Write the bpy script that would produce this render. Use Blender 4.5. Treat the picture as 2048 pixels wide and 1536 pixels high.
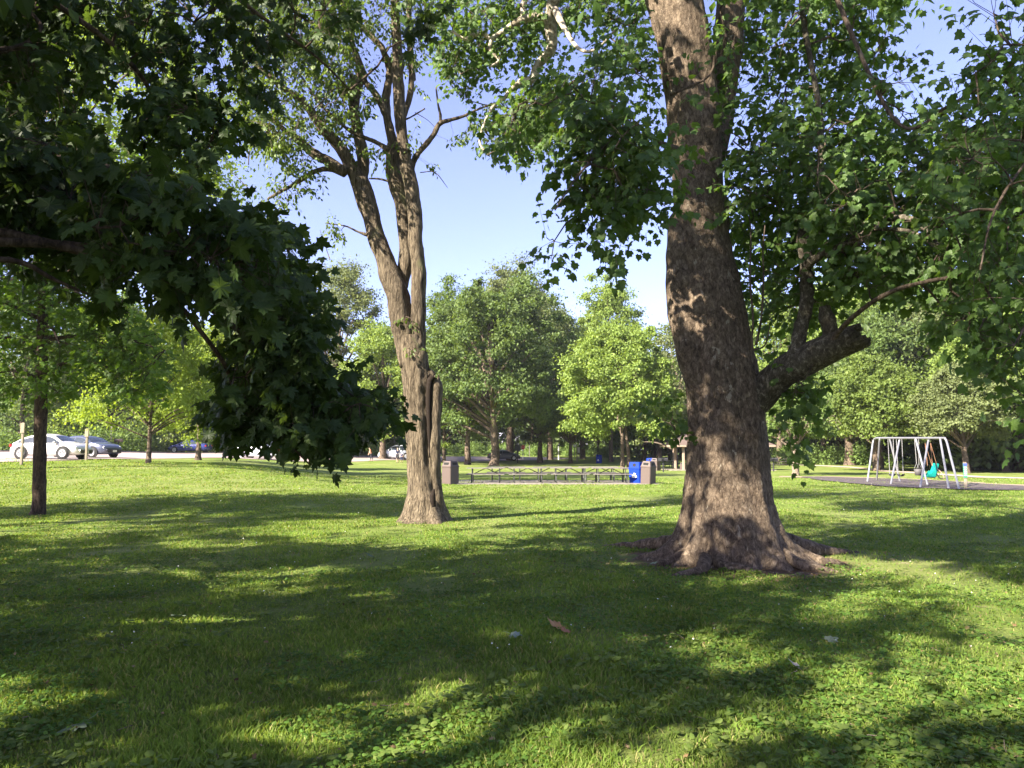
import bpy, bmesh, math, random
import numpy as np
from mathutils import Vector, Matrix, Euler
PI = math.pi
R = math.radians
for o in list(bpy.data.objects): bpy.data.objects.remove(o)
S = bpy.context.scene
COL = S.collection
F = 1500.0          # focal length in photograph pixels (2048 wide)
HZ = 904.0          # horizon row
EYE = 1.6
PITCH = math.atan((HZ - 768) / F)

# ------------------------------------------------------------ camera
cd = bpy.data.cameras.new('camera'); cam = bpy.data.objects.new('camera', cd); COL.objects.link(cam)
cam.location = (0, 0, EYE); cam.rotation_euler = (PI/2 + PITCH, 0, 0)
cd.sensor_width = 36; cd.lens = 36 * F / 2048; cd.clip_start = .05; cd.clip_end = 5000
S.camera = cam
S.render.resolution_x = 1024; S.render.resolution_y = 768
# ------------------------------------------------------------ sky and sun
SUN_EL = R(33); SUN_TO = np.array([-.80, -.60, 0.]); SUN_TO /= np.linalg.norm(SUN_TO)
TS = np.array([SUN_TO[0]*math.cos(SUN_EL), SUN_TO[1]*math.cos(SUN_EL), math.sin(SUN_EL)])   # towards the sun
w = bpy.data.worlds.new('World'); S.world = w; w.use_nodes = True
nt = w.node_tree; bg = nt.nodes['Background']; sk = nt.nodes.new('ShaderNodeTexSky')
sk.sky_type = 'NISHITA'; sk.sun_disc = False; sk.sun_elevation = SUN_EL
sk.sun_rotation = math.atan2(TS[0], TS[1]); sk.air_density = 1.0; sk.dust_density = .7; sk.ozone_density = 6.0
wb = nt.nodes.new('ShaderNodeMixRGB'); wb.blend_type = 'MULTIPLY'; wb.inputs[0].default_value = 1; wb.inputs[2].default_value = (1.15, .93, 1.09, 1)   # the camera's white balance
hs = nt.nodes.new('ShaderNodeHueSaturation'); hs.inputs['Saturation'].default_value = .87; nt.links.new(sk.outputs[0], hs.inputs['Color']); nt.links.new(hs.outputs[0], wb.inputs[1]); nt.links.new(wb.outputs[0], bg.inputs[0]); bg.inputs[1].default_value = .072
ld = bpy.data.lights.new('sun', 'SUN'); ld.energy = 5.0; ld.angle = R(.53); ld.color = (1, .91, .76)
sun = bpy.data.objects.new('sun', ld); COL.objects.link(sun)
sun.rotation_euler = Vector(TS).to_track_quat('Z', 'Y').to_euler()
S.view_settings.view_transform = 'Standard'; S.view_settings.look = 'None'
S.view_settings.exposure = 2.3; S.view_settings.gamma = 1
S.render.engine = 'CYCLES'
try:
    S.cycles.max_bounces = 8; S.cycles.diffuse_bounces = 4; S.cycles.transmission_bounces = 4; S.cycles.transparent_max_bounces = 8
except Exception: pass

# ------------------------------------------------------------ pixels <-> world
ct, st = math.cos(PITCH), math.sin(PITCH)
def P(px, py, Y):
    a = (px - 1024) / F; b = (768 - py) / F
    d = np.array([a, ct - b*st, st + b*ct]); s = Y / d[1]
    return np.array([0, 0, EYE]) + d*s
def depth(p): return p[1]*ct + (p[2]-EYE)*st
def proj(p):
    p = np.asarray(p, float); x = p[..., 0]; y = p[..., 1]; z = p[..., 2] - EYE
    d = y*ct + z*st; u = z*ct - y*st
    dd = np.where(np.abs(d) < 1e-3, 1e-3, d)
    return 1024 + F*x/dd, 768 - F*u/dd, d

# ------------------------------------------------------------ terrain
TY = np.array([0, 20, 30, 40, 45, 55, 65, 75, 90, 107, 122, 150, 250, 600.])
TX = np.array([-400, 0, 200, 400, 750, 950, 1150, 1300, 1600, 1900.])
TH = np.array([
 [0, 0, .50, 1.04, 1.18, 1.40, 1.64, 1.80, 2.0, 2.1, 2.2, 2.5, 3, 3],
 [0, 0, .50, 1.04, 1.18, 1.35, 1.60, 1.70, 1.9, 2.0, 2.1, 2.4, 3, 3],
 [0, 0, .45, 1.00, 1.15, 1.25, 1.40, 1.60, 1.8, 1.9, 2.0, 2.3, 3, 3],
 [0, 0, .35, .80, .95, 1.10, 1.20, 1.35, 1.5, 1.6, 1.7, 2.0, 3, 3],
 [0, 0, .05, .10, .12, .20, .28, .35, .75, .90, 1.1, 1.4, 2, 3],
 [0, 0, 0, 0, 0, 0, 0, 0, .10, .40, .9, 1.2, 2, 3],
 [0, 0, 0, 0, 0, 0, 0, 0, .10, .30, .7, 1.1, 2, 3],
 [0, 0, 0, 0, 0, 0, 0, 0, .05, .20, .4, .9, 2, 3],
 [0, 0, 0, 0, 0, 0, 0, 0, .05, .20, .4, .8, 2, 3],
 [0, 0, 0, 0, 0, 0, 0, 0, .10, .20, .4, .8, 2, 3]])
def H(x, y):
    x = np.asarray(x, float); y = np.asarray(y, float)
    px = 1024 + F*x/np.maximum(y, 3.); yy = np.clip(y, 0, 599.9); pp = np.clip(px, TX[0], TX[-1]-.01)
    i = np.clip(np.searchsorted(TX, pp, 'right')-1, 0, len(TX)-2); j = np.clip(np.searchsorted(TY, yy, 'right')-1, 0, len(TY)-2)
    u = (pp-TX[i])/(TX[i+1]-TX[i]); v = (yy-TY[j])/(TY[j+1]-TY[j]); u = u*u*(3-2*u)
    h = (TH[i, j]*(1-u)+TH[i+1, j]*u)*(1-v)+(TH[i, j+1]*(1-u)+TH[i+1, j+1]*u)*v
    near = np.clip(1-(y-10)/40, 0, 1)
    h = h + near*(.022*np.sin(x*.9+1.3)*np.sin(y*.75+.4)+.012*np.sin(x*2.1+y*1.3))
    return h
def G(px, Y, dz=0.):
    x = (px-1024)/F*Y/(ct + (136/F)*st) * 1.0
    return np.array([x, Y, float(H(x, Y))+dz])
def ground_hit(px, py):
    # world point on the ground for a pixel of the photograph
    lo, hi = 1., 300.
    ys = np.linspace(2, 300, 3000); a = P(px, py, 1.)
    d = (a-np.array([0, 0, EYE]))
    pts = np.array([0, 0, EYE])[None]+d[None]*ys[:, None]
    k = np.argmax(pts[:, 2] < H(pts[:, 0], pts[:, 1]))
    return pts[k]

# ------------------------------------------------------------ mesh tools
def mesh_np(name, V, faces_flat, loop_starts, loop_totals, mat, parent=None, smooth=False, mats=None, midx=None):
    me = bpy.data.meshes.new(name)
    V = np.ascontiguousarray(V, dtype=np.float32)
    me.vertices.add(len(V)); me.vertices.foreach_set('co', V.ravel())
    me.loops.add(len(faces_flat)); me.loops.foreach_set('vertex_index', np.asarray(faces_flat, np.int32))
    me.polygons.add(len(loop_starts)); me.polygons.foreach_set('loop_start', np.asarray(loop_starts, np.int32))
    try: me.polygons.foreach_set('loop_total', np.asarray(loop_totals, np.int32))
    except Exception: pass
    me.polygons.foreach_set('use_smooth', np.full(len(loop_starts), bool(smooth)))
    for m in (mats or [mat]): me.materials.append(m)
    if midx is not None: me.polygons.foreach_set('material_index', np.asarray(midx, np.int32))
    me.update(calc_edges=True)
    o = bpy.data.objects.new(name, me); COL.objects.link(o)
    if parent is not None: o.parent = parent
    return o
class MB:
    def __init__(s): s.v = []; s.f = []; s.n = 0; s.mi = []; s.cm = 0
    def add(s, v, f):
        v = np.asarray(v, float).reshape(-1, 3); s.v.append(v)
        for q in f: s.f.append([i+s.n for i in q]); s.mi.append(s.cm)
        s.n += len(v); return s
    def box(s, c, size, rz=0, rx=0, ry=0, taper=1., bev=0.):
        hx, hy, hz = np.array(size)/2.
        if bev > 0:
            b = min(bev, hx*.9, hy*.9)
            ring = [(-hx+b, -hy), (hx-b, -hy), (hx, -hy+b), (hx, hy-b), (hx-b, hy), (-hx+b, hy), (-hx, hy-b), (-hx, -hy+b)]
        else: ring = [(-hx, -hy), (hx, -hy), (hx, hy), (-hx, hy)]
        n = len(ring)
        v = np.array([(x, y, -hz) for x, y in ring]+[(x*taper, y*taper, hz) for x, y in ring])
        m = np.array(Euler((rx, ry, rz)).to_matrix()); v = v@m.T+np.array(c)
        f = [list(range(n))[::-1], list(range(n, 2*n))]+[[i, (i+1) % n, n+(i+1) % n, n+i] for i in range(n)]
        return s.add(v, f)
    def tube(s, pts, rad, k=8, cap=True, sm=0, nz=0., seed=0):
        pts = np.asarray(pts, float); rad = np.broadcast_to(np.asarray(rad, float), (len(pts),)).copy()
        if sm: pts, rad = resample(pts, rad, sm)
        v, f = tube_geo(pts, rad, k, cap, nz, seed); return s.add(v, f)
    def prism(s, poly, d, M):     # poly in local xz plane, thickness along y, M 4x4
        n = len(poly); v = [(x, -d/2, z) for x, z in poly]+[(x, d/2, z) for x, z in poly]
        v = np.array([M @ Vector(q) for q in v])
        f = [list(range(n)), list(range(n, 2*n))[::-1]]+[[(i+1) % n, i, n+i, n+(i+1) % n] for i in range(n)]
        return s.add(v, f)
    def lathe(s, prof, k=16, c=(0, 0, 0), M=None):
        v = []; 
        for r, z in prof:
            for i in range(k): v.append((r*math.cos(2*PI*i/k), r*math.sin(2*PI*i/k), z))
        v = np.array(v)
        if M is not None: v = v@np.array(M.to_3x3()).T
        v = v+np.array(c); f = []
        for a in range(len(prof)-1):
            for i in range(k): j = (i+1) % k; f.append([a*k+i, a*k+j, (a+1)*k+j, (a+1)*k+i])
        f.append(list(range(k))[::-1]); f.append([(len(prof)-1)*k+i for i in range(k)])
        return s.add(v, f)
    def build(s, name, mat, parent=None, smooth=False, mats=None):
        V = np.concatenate(s.v) if s.v else np.zeros((0, 3))
        tot = [len(q) for q in s.f]; st_ = np.concatenate([[0], np.cumsum(tot)[:-1]]) if tot else []
        return mesh_np(name, V, [i for q in s.f for i in q], st_, tot, mat, parent, smooth, mats, s.mi if mats else None)
def resample(pts, rad, n):
    # Catmull-Rom, n subdivisions per span
    p = np.vstack([2*pts[0]-pts[1], pts, 2*pts[-1]-pts[-2]]); r = np.concatenate([[rad[0]], rad, [rad[-1]]])
    op = []; orr = []
    for i in range(1, len(p)-2):
        for k in range(n):
            t = k/n; t2 = t*t; t3 = t2*t
            op.append(.5*((2*p[i])+(-p[i-1]+p[i+1])*t+(2*p[i-1]-5*p[i]+4*p[i+1]-p[i+2])*t2+(-p[i-1]+3*p[i]-3*p[i+1]+p[i+2])*t3))
            orr.append(r[i]*(1-t)+r[i+1]*t)
    op.append(p[-2]); orr.append(r[-2]); return np.array(op), np.array(orr)
def snoise(p, seed=0, sc=1.):
    rs = np.random.RandomState(seed); o = 0
    for i in range(7):
        d = rs.randn(3); d /= np.linalg.norm(d); o = o+np.sin((p@d)*sc*rs.uniform(.6, 1.9)+rs.uniform(0, 6.28)+1.3*np.sin((p@rs.randn(3))*sc*.7+rs.uniform(0, 6)))
    return o/3.2
def tube_geo(pts, rad, k, cap=True, nz=0., seed=0):
    n = len(pts); T = np.gradient(pts, axis=0); T /= np.linalg.norm(T, axis=1)[:, None]+1e-9
    u = np.cross(T[0], [0, 0, 1.]); 
    if np.linalg.norm(u) < .1: u = np.cross(T[0], [0, 1., 0])
    u /= np.linalg.norm(u); ang = np.arange(k)*2*PI/k; V = np.zeros((n, k, 3))
    for i in range(n):
        u = u-T[i]*(u@T[i]); u /= np.linalg.norm(u)+1e-9; w_ = np.cross(T[i], u)
        V[i] = pts[i]+rad[i]*(np.cos(ang)[:, None]*u+np.sin(ang)[:, None]*w_)
    if nz:
        q = V.reshape(-1, 3); C = np.repeat(pts, k, axis=0); rr = np.repeat(rad, k)
        d = (q-C)/(rr[:, None]+1e-9)
        m = snoise(q, seed, 1.3/np.maximum(np.mean(rad), .02))*nz+snoise(q*np.array([1, 1, .35]), seed+5, 5.5/np.maximum(np.mean(rad), .02))*nz*.35
        V = (C+d*(rr*(1+m))[:, None]).reshape(n, k, 3)
    f = []
    for i in range(n-1):
        a = i*k; b = a+k
        for j in range(k): j2 = (j+1) % k; f.append([a+j, a+j2, b+j2, b+j])
    if cap: f.append(list(range(k))[::-1]); f.append([(n-1)*k+j for j in range(k)])
    return V.reshape(-1, 3), f
def tag(o, label=None, cat=None, group=None, kind=None):
    if label: o['label'] = label
    if cat: o['category'] = cat
    if group: o['group'] = group
    if kind: o['kind'] = kind
    return o
def thing(name, label, cat, loc=(0, 0, 0), rz=0, group=None):
    o = bpy.data.objects.new(name, None); o.empty_display_size = .3; COL.objects.link(o)
    o.location = tuple(float(c) for c in loc); o.rotation_euler = (0, 0, rz); return tag(o, label, cat, group)
def adopt(ch, par):           # ch's mesh is in world coordinates
    ch.parent = par; ch.matrix_parent_inverse = Matrix.Translation(par.location).inverted(); return ch

# ------------------------------------------------------------ materials
def mat(name, col=(.5, .5, .5), rough=.7, metal=0., spec=None):
    m = bpy.data.materials.new(name); m.use_nodes = True; b = m.node_tree.nodes['Principled BSDF']
    b.inputs['Base Color'].default_value = (*col, 1); b.inputs['Roughness'].default_value = rough; b.inputs['Metallic'].default_value = metal
    if spec is not None: b.inputs['Specular IOR Level'].default_value = spec
    return m
def N(m, t, **kw):
    n = m.node_tree.nodes.new('ShaderNode'+t)
    for k, v in kw.items(): setattr(n, k, v)
    return n
def L(m, a, b): m.node_tree.links.new(a, b)
def ramp(m, fac, stops):
    r = N(m, 'ValToRGB'); e = r.color_ramp.elements
    while len(e) < len(stops): e.new(.5)
    for q, (p_, c) in zip(e, stops): q.position = p_; q.color = (*c, 1)
    L(m, fac, r.inputs[0]); return r.outputs[0]
def noise(m, scale, detail=4, rough=.6, vec=None, dist=0.):
    n = N(m, 'TexNoise'); n.inputs['Scale'].default_value = scale; n.inputs['Detail'].default_value = detail
    n.inputs['Roughness'].default_value = rough; n.inputs['Distortion'].default_value = dist
    if vec is not None: L(m, vec, n.inputs['Vector'])
    return n.outputs['Fac']
def pos(m, scale=(1, 1, 1)):
    g = N(m, 'NewGeometry'); mp = N(m, 'Mapping'); mp.inputs['Scale'].default_value = scale
    L(m, g.outputs['Position'], mp.inputs[0]); return mp.outputs[0]
def objco(m, scale=(1, 1, 1)):
    g = N(m, 'TexCoord'); mp = N(m, 'Mapping'); mp.inputs['Scale'].default_value = scale
    L(m, g.outputs['Object'], mp.inputs[0]); return mp.outputs[0]
def mix(m, fac, a, b, mode='MIX'):
    x = N(m, 'MixRGB', blend_type=mode)
    for s_, v in zip(x.inputs, (fac, a, b)):
        if isinstance(v, (int, float)): s_.default_value = v
        elif isinstance(v, tuple): s_.default_value = (*v, 1)
        else: L(m, v, s_)
    return x.outputs[0]
def bump(m, h, strength=.5, dist=.02):
    b = N(m, 'Bump'); b.inputs['Strength'].default_value = strength; b.inputs['Distance'].default_value = dist
    L(m, h, b.inputs['Height']); L(m, b.outputs[0], m.node_tree.nodes['Principled BSDF'].inputs['Normal']); return b
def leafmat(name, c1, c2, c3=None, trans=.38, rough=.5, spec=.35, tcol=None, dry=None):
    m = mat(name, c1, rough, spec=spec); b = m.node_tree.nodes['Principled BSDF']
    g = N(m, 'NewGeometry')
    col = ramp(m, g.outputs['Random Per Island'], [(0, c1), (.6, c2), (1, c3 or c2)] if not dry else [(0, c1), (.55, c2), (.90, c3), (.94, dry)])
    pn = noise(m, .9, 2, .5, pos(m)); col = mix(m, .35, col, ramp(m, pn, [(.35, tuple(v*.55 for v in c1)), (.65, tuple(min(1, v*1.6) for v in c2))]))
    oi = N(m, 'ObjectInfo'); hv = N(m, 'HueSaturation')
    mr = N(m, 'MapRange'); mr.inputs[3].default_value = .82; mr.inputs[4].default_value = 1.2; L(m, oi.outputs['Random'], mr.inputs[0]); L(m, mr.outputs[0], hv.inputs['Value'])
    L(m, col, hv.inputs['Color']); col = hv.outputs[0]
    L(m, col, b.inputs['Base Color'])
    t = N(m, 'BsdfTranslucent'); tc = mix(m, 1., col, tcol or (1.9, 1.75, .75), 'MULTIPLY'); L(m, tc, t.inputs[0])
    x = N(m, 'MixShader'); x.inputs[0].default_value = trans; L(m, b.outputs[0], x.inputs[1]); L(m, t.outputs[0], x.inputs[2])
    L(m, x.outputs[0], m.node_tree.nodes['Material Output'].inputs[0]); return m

M = {}
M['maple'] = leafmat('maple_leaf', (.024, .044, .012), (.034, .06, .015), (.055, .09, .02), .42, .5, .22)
M['syc'] = leafmat('sycamore_leaf', (.045, .088, .020), (.062, .112, .025), (.098, .155, .033), .46, .5)
M['ash'] = leafmat('small_leaf', (.075, .125, .028), (.10, .155, .034), (.15, .20, .048), .4, .5)
M['oak'] = leafmat('oak_leaf', (.065, .125, .02), (.09, .16, .025), (.13, .20, .035), .45, .5)
M['lime'] = leafmat('lime_leaf', (.14, .20, .03), (.18, .25, .035), (.24, .31, .05), .42, .6)
M['mid'] = leafmat('park_leaf', (.078, .128, .03), (.104, .16, .037), (.152, .21, .052), .36, .6)
M['bright'] = leafmat('bright_leaf', (.108, .165, .033), (.142, .20, .04), (.20, .26, .058), .4, .6)
M['grey'] = leafmat('grey_leaf', (.10, .13, .045), (.125, .155, .055), (.17, .20, .07), .34, .6)
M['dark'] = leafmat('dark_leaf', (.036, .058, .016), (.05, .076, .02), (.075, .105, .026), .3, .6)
M['grass'] = leafmat('grass_blade', (.094, .150, .026), (.130, .198, .034), (.222, .262, .08), .4, .6, .1, None, (.34, .27, .14))
M['clover'] = leafmat('clover_leaf', (.066, .135, .022), (.092, .175, .03), (.14, .22, .05), .34, .6, .12)
M['weed'] = leafmat('weed_leaf', (.08, .125, .026), (.11, .16, .035), (.16, .20, .06), .3, .6, .12)

def barkmat(name, stops, vs=(6, 6, 1.4), bs=.8, bd=.03, patch=None, crack=0):
    m = mat(name, (.2, .17, .13), .92, spec=.15); v = pos(m, vs); vo = None
    n1 = noise(m, 2.5, 8, .68, v, .6); n2 = noise(m, .7, 3, .5, pos(m))
    n3 = noise(m, 14, 5, .7, v)
    c = ramp(m, n1, stops); c = mix(m, .5, c, ramp(m, n2, [(.35, (.55, .52, .48)), (.65, (1.15, 1.12, 1.05))]), 'MULTIPLY')
    c = mix(m, .35, c, ramp(m, n3, [(.35, (.35, .33, .3)), (.6, (1.2, 1.2, 1.2))]), 'MULTIPLY')
    if crack:
        dv = N(m, 'MixRGB', blend_type='ADD'); nn = N(m, 'TexNoise'); nn.inputs['Scale'].default_value = 1.6; L(m, v, nn.inputs['Vector']); dv.inputs[0].default_value = .55; L(m, v, dv.inputs[1]); L(m, nn.outputs['Color'], dv.inputs[2])
        vo = N(m, 'TexVoronoi', feature='DISTANCE_TO_EDGE'); vo.inputs['Scale'].default_value = crack; L(m, dv.outputs[0], vo.inputs['Vector'])
        ck = ramp(m, vo.outputs['Distance'], [(0, (.3, .28, .26)), (.14, (1, 1, 1))]); c = mix(m, .42, c, ck, 'MULTIPLY')
        vc = N(m, 'TexVoronoi'); vc.inputs['Scale'].default_value = crack; L(m, dv.outputs[0], vc.inputs['Vector']); sp = N(m, 'SeparateColor'); L(m, vc.outputs['Color'], sp.inputs[0])
        c = mix(m, .45, c, ramp(m, sp.outputs[0], [(0, (.6, .58, .55)), (1, (1.5, 1.45, 1.35))]), 'MULTIPLY')
    if patch:
        pc, lo, hi, sc = patch; n4 = noise(m, sc, 5, .65, pos(m, (1, 1, .55)), .4); c = mix(m, ramp(m, n4, [(lo, (0, 0, 0)), (hi, (1, 1, 1))]), c, pc)
    L(m, c, m.node_tree.nodes['Principled BSDF'].inputs['Base Color'])
    mm = N(m, 'Math', operation='ADD'); L(m, n1, mm.inputs[0]); L(m, n3, mm.inputs[1])
    if vo: m3 = N(m, 'Math', operation='MULTIPLY_ADD'); L(m, ck, m3.inputs[0]); m3.inputs[1].default_value = .4; L(m, mm.outputs[0], m3.inputs[2]); mm = m3
    bump(m, mm.outputs[0], bs, bd); return m
M['bark_syc'] = barkmat('sycamore_bark', [(.34, (.06, .045, .034)), (.45, (.13, .10, .077)), (.56, (.20, .157, .12)), (.68, (.31, .255, .20))], (7, 7, 3.6), .75, .035, ((.30, .26, .2), .64, .67, 6), 2.2)
M['bark_pale'] = barkmat('pale_limb_bark', [(.36, (.16, .13, .09)), (.48, (.38, .33, .26)), (.6, (.58, .53, .45))], (4, 4, 4), .5, .015)
M['bark_mott'] = barkmat('mottled_limb_bark', [(.40, (.06, .05, .038)), (.54, (.12, .105, .08)), (.66, (.32, .29, .23))], (8, 8, 5), .9, .025)
M['bark_ash'] = barkmat('ridged_bark', [(.38, (.05, .040, .030)), (.48, (.15, .122, .09)), (.6, (.235, .195, .145)), (.7, (.31, .265, .205))], (9, 9, 1.3), 1., .04, ((.16, .17, .07), .60, .74, 1.5), 2.2)
M['bark'] = barkmat('tree_bark', [(.38, (.05, .038, .03)), (.52, (.14, .105, .08)), (.68, (.25, .2, .155))], (7, 7, 1.6), 1., .03)
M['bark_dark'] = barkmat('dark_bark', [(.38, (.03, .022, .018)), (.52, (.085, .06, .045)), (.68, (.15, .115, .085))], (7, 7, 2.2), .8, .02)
M['dead'] = barkmat('dead_branch_bark', [(.38, (.10, .08, .06)), (.52, (.21, .165, .13)), (.68, (.32, .27, .22))], (7, 7, 3), .4, .01)
M['hollow'] = mat('hollow_shade', (.02, .015, .012), .95, spec=.1)  # near-black colour standing for the shade inside the trunk's hollow gaps

# ------------------------------------------------------------ leaves
def leaf_template(kind):
    if kind == 'maple':
        h = [(.0, .02), (.20, -.06), (.33, -.12), (.30, .05), (.46, .12), (.62, .16), (.50, .28), (.44, .36), (.60, .60), (.40, .58), (.20, .55), (.25, .76), (.12, .84)]
        o = h+[(0, 1.08)]+[(-x, y) for x, y in h[::-1][:-1]]; c = (0, .33)
    elif kind == 'syc':
        h = [(0, 0), (.28, -.10), (.38, .06), (.60, .18), (.44, .36), (.50, .62), (.26, .62), (.14, .82)]
        o = h+[(0, 1.0)]+[(-x, y) for x, y in h[::-1][:-1]]; c = (0, .35)
    elif kind == 'oak':
        h = [(0, 0), (.16, .18), (.07, .30), (.32, .50), (.09, .56), (.24, .80), (.06, .82)]
        o = h+[(0, 1.05)]+[(-x, y) for x, y in h[::-1][:-1]]; c = (0, .5)
    elif kind == 'star':      # six-lobed low-cost tuft leaf
        o = [(0, 0), (.32, .12), (.22, .42), (.42, .7), (.12, .66), (0, 1), (-.14, .66), (-.4, .74), (-.2, .4), (-.34, .1)]; c = (0, .4)
    elif kind == 'round':
        o = [(.5*math.sin(a), .5-.5*math.cos(a)) for a in np.linspace(0, 2*PI, 8, endpoint=False)]; c = (0, .45)
    elif kind == 'oval':
        o = [(0, 0), (.24, .3), (.22, .65), (0, 1), (-.22, .65), (-.24, .3)]; c = (0, .5)
    else:
        o = [(0, 0), (.34, .45), (0, 1), (-.34, .45)]; c = None
    if c is None:
        V = np.array([(x, y, .08*abs(x)/.34) for x, y in o]); Fc = np.array([[0, 1, 2], [0, 2, 3]]); return V, Fc
    V = np.array([(x, y, -.16*(x*x)-.14*max(0, y-.3)**2-.05*(math.hypot(x, y-c[1]) > .5)) for x, y in o]+[(c[0], c[1], .03)])
    n = len(o); Fc = np.array([[i, (i+1) % n, n] for i in range(n)]); return V, Fc
TPL = {k: leaf_template(k) for k in ('maple', 'syc', 'oak', 'star', 'round', 'oval', 'rhomb')}
def unit(a): return a/(np.linalg.norm(a, axis=-1, keepdims=True)+1e-9)
def leaf_geo(kind, pos_, tip, nrm, size):
    T, Fc = TPL[kind]; tip = unit(tip); x = unit(np.cross(tip, nrm)); z = np.cross(x, tip)
    V = pos_[:, None]+size[:, None, None]*(T[None, :, 0, None]*x[:, None]+T[None, :, 1, None]*tip[:, None]+T[None, :, 2, None]*z[:, None])
    n = len(pos_); f = (Fc[None]+(np.arange(n)*len(T))[:, None, None]).reshape(-1, 3); return V.reshape(-1, 3), f
class LB:
    def __init__(s): s.V = []; s.F = []; s.n = 0
    def add(s, kind, p, tip, nrm, size):
        if len(p) == 0: return
        V, f = leaf_geo(kind, p, tip, nrm, size); s.V.append(V); s.F.append(f+s.n); s.n += len(V)
    def build(s, name, m, parent=None):
        V = np.concatenate(s.V); f = np.concatenate(s.F); k = len(f)
        return mesh_np(name, V, f.ravel(), np.arange(k)*3, np.full(k, 3), m, parent, False)
def sprays(lb, rs, pts, outdir, kind, size, nl=7, ln=.4, droop=.55, lit=.5):
    # each spray: a twig along outdir with nl leaves; returns twig segments
    n = len(pts); d = unit(outdir+rs.randn(n, 3)*.45+np.array([0, 0, -.15])); ll = ln*rs.uniform(.6, 1.3, n)
    side = unit(np.cross(d, [0, 0, 1.])); segs = (pts, pts+d*ll[:, None])
    PP = []; TT = []; NN = []; SS = []
    for k in range(nl):
        t = (k+.6)/nl; sg = 1 if k % 2 else -1
        p = pts+d*(ll*t)[:, None]+rs.randn(n, 3)*.03*size/.12
        out = d*.7+side*sg*(1.1 if k < nl-1 else 0)+rs.randn(n, 3)*.35
        p = p+unit(out)*size*.45
        tip = unit(out)*.65+np.array([0, 0, -droop])+rs.randn(n, 3)*.22
        nr = np.array([0, 0, 1.])*.7+TS*lit+rs.randn(n, 3)*.6
        PP.append(p); TT.append(tip); NN.append(nr); SS.append(size*rs.uniform(.5, 1.25, n))
    lb.add(kind, np.concatenate(PP), np.concatenate(TT), np.concatenate(NN), np.concatenate(SS)); return segs
def in_poly(px, py, poly):
    c = np.zeros(len(px), bool); n = len(poly)
    for i in range(n):
        x1, y1 = poly[i]; x2, y2 = poly[(i+1) % n]
        k = ((y1 > py) != (y2 > py)) & (px < (x2-x1)*(py-y1)/(y2-y1+1e-9)+x1); c ^= k
    return c
def sample_poly(rs, poly, y0, y1, n, thr=None, nsc=1.1, seed=0):
    # points of a crown whose outline, seen from the path, is poly; y0..y1 gives its depth
    xs = [p[0] for p in poly]; ys = [p[1] for p in poly]; out = []
    tot = 0
    while tot < n:
        px = rs.uniform(min(xs), max(xs), 4*n); py = rs.uniform(min(ys), max(ys), 4*n); k = in_poly(px, py, poly)
        px = px[k]; py = py[k]
        if callable(y0): a, b = y0(px, py)
        else: a, b = y0, y1
        Y = a+(b-a)*rs.uniform(0, 1, len(px))
        aa = (px-1024)/F; bb = (768-py)/F; d = np.stack([aa, ct-bb*st, st+bb*ct], 1); q = np.array([0, 0, EYE])+d*(Y/d[:, 1])[:, None]
        if thr is not None: q = q[snoise(q, seed, nsc) > thr]
        out.append(q); tot += len(q)
        if len(q) == 0: break
    return np.concatenate(out)[:n]
def branch_net(mb, rs, skel, pts, every=9, r0=.02, r1=.006, sag=.1):
    # hubs among the sprays, joined to the nearest limb or hub already joined: a real twig network
    n = len(pts); hubs = pts[rs.permutation(n)[:max(2, n//every)]]
    sk = np.array(skel); dist = np.min(np.linalg.norm(hubs[:, None]-sk[None], axis=2), axis=1); order = np.argsort(dist)
    tree = [s_ for s_ in sk]; cnt = []
    for i in order:
        h = hubs[i]; T = np.array(tree); dd = np.linalg.norm(T-h, axis=1); j = int(np.argmin(dd)); a = T[j]; l = dd[j]
        if l < .05: tree.append(h); continue
        m1 = a+(h-a)*.35+rs.randn(3)*.07*l+np.array([0, 0, sag*l]); m2 = a+(h-a)*.7+rs.randn(3)*.07*l+np.array([0, 0, sag*l*.7])
        rr = min(r0, .006+.012*l+(r0*.3 if j < len(sk) else 0)); mb.tube([a, m1, m2, h], [rr, rr*.8, rr*.6, r1], 5, False)
        tree += [m1, m2, h]
    T = np.array(tree); out = np.zeros((n, 3))
    for c in range(0, n, 500):
        q = pts[c:c+500]; dd = np.linalg.norm(q[:, None]-T[None], axis=2); j = np.argmin(dd, axis=1)
        for a, b in zip(T[j], q):
            l = np.linalg.norm(b-a)
            if l > .04: mb.tube([a, (a+b)/2+rs.randn(3)*.05*l, b], [r1*.8, r1*.7, r1*.5], 3, False)
        out[c:c+500] = unit(q-T[j])
    return out
def twigs(mb, segs, r=.003):
    for a, b in zip(*segs): mb.tube([a, b], [r, r*.5], 3, False)
def limb(pl, Y, dY=None):
    # pl: (px, py, width) of a limb as seen; Y its distance (number or list)
    n = len(pl); Ys = np.broadcast_to(np.asarray(Y, float), (n,)) if not isinstance(Y, (list, tuple)) else np.array(Y, float)
    pts = np.array([P(a, b, y) for (a, b, c), y in zip(pl, Ys)]); rad = np.array([c/2*depth(p)/F for (a, b, c), p in zip(pl, pts)]); return pts, rad
def skelpts(limbs, step=.25):
    out = []
    for pts, rad in limbs:
        p, _ = resample(pts, rad, 5); out.append(p)
    return np.concatenate(out)
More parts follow.
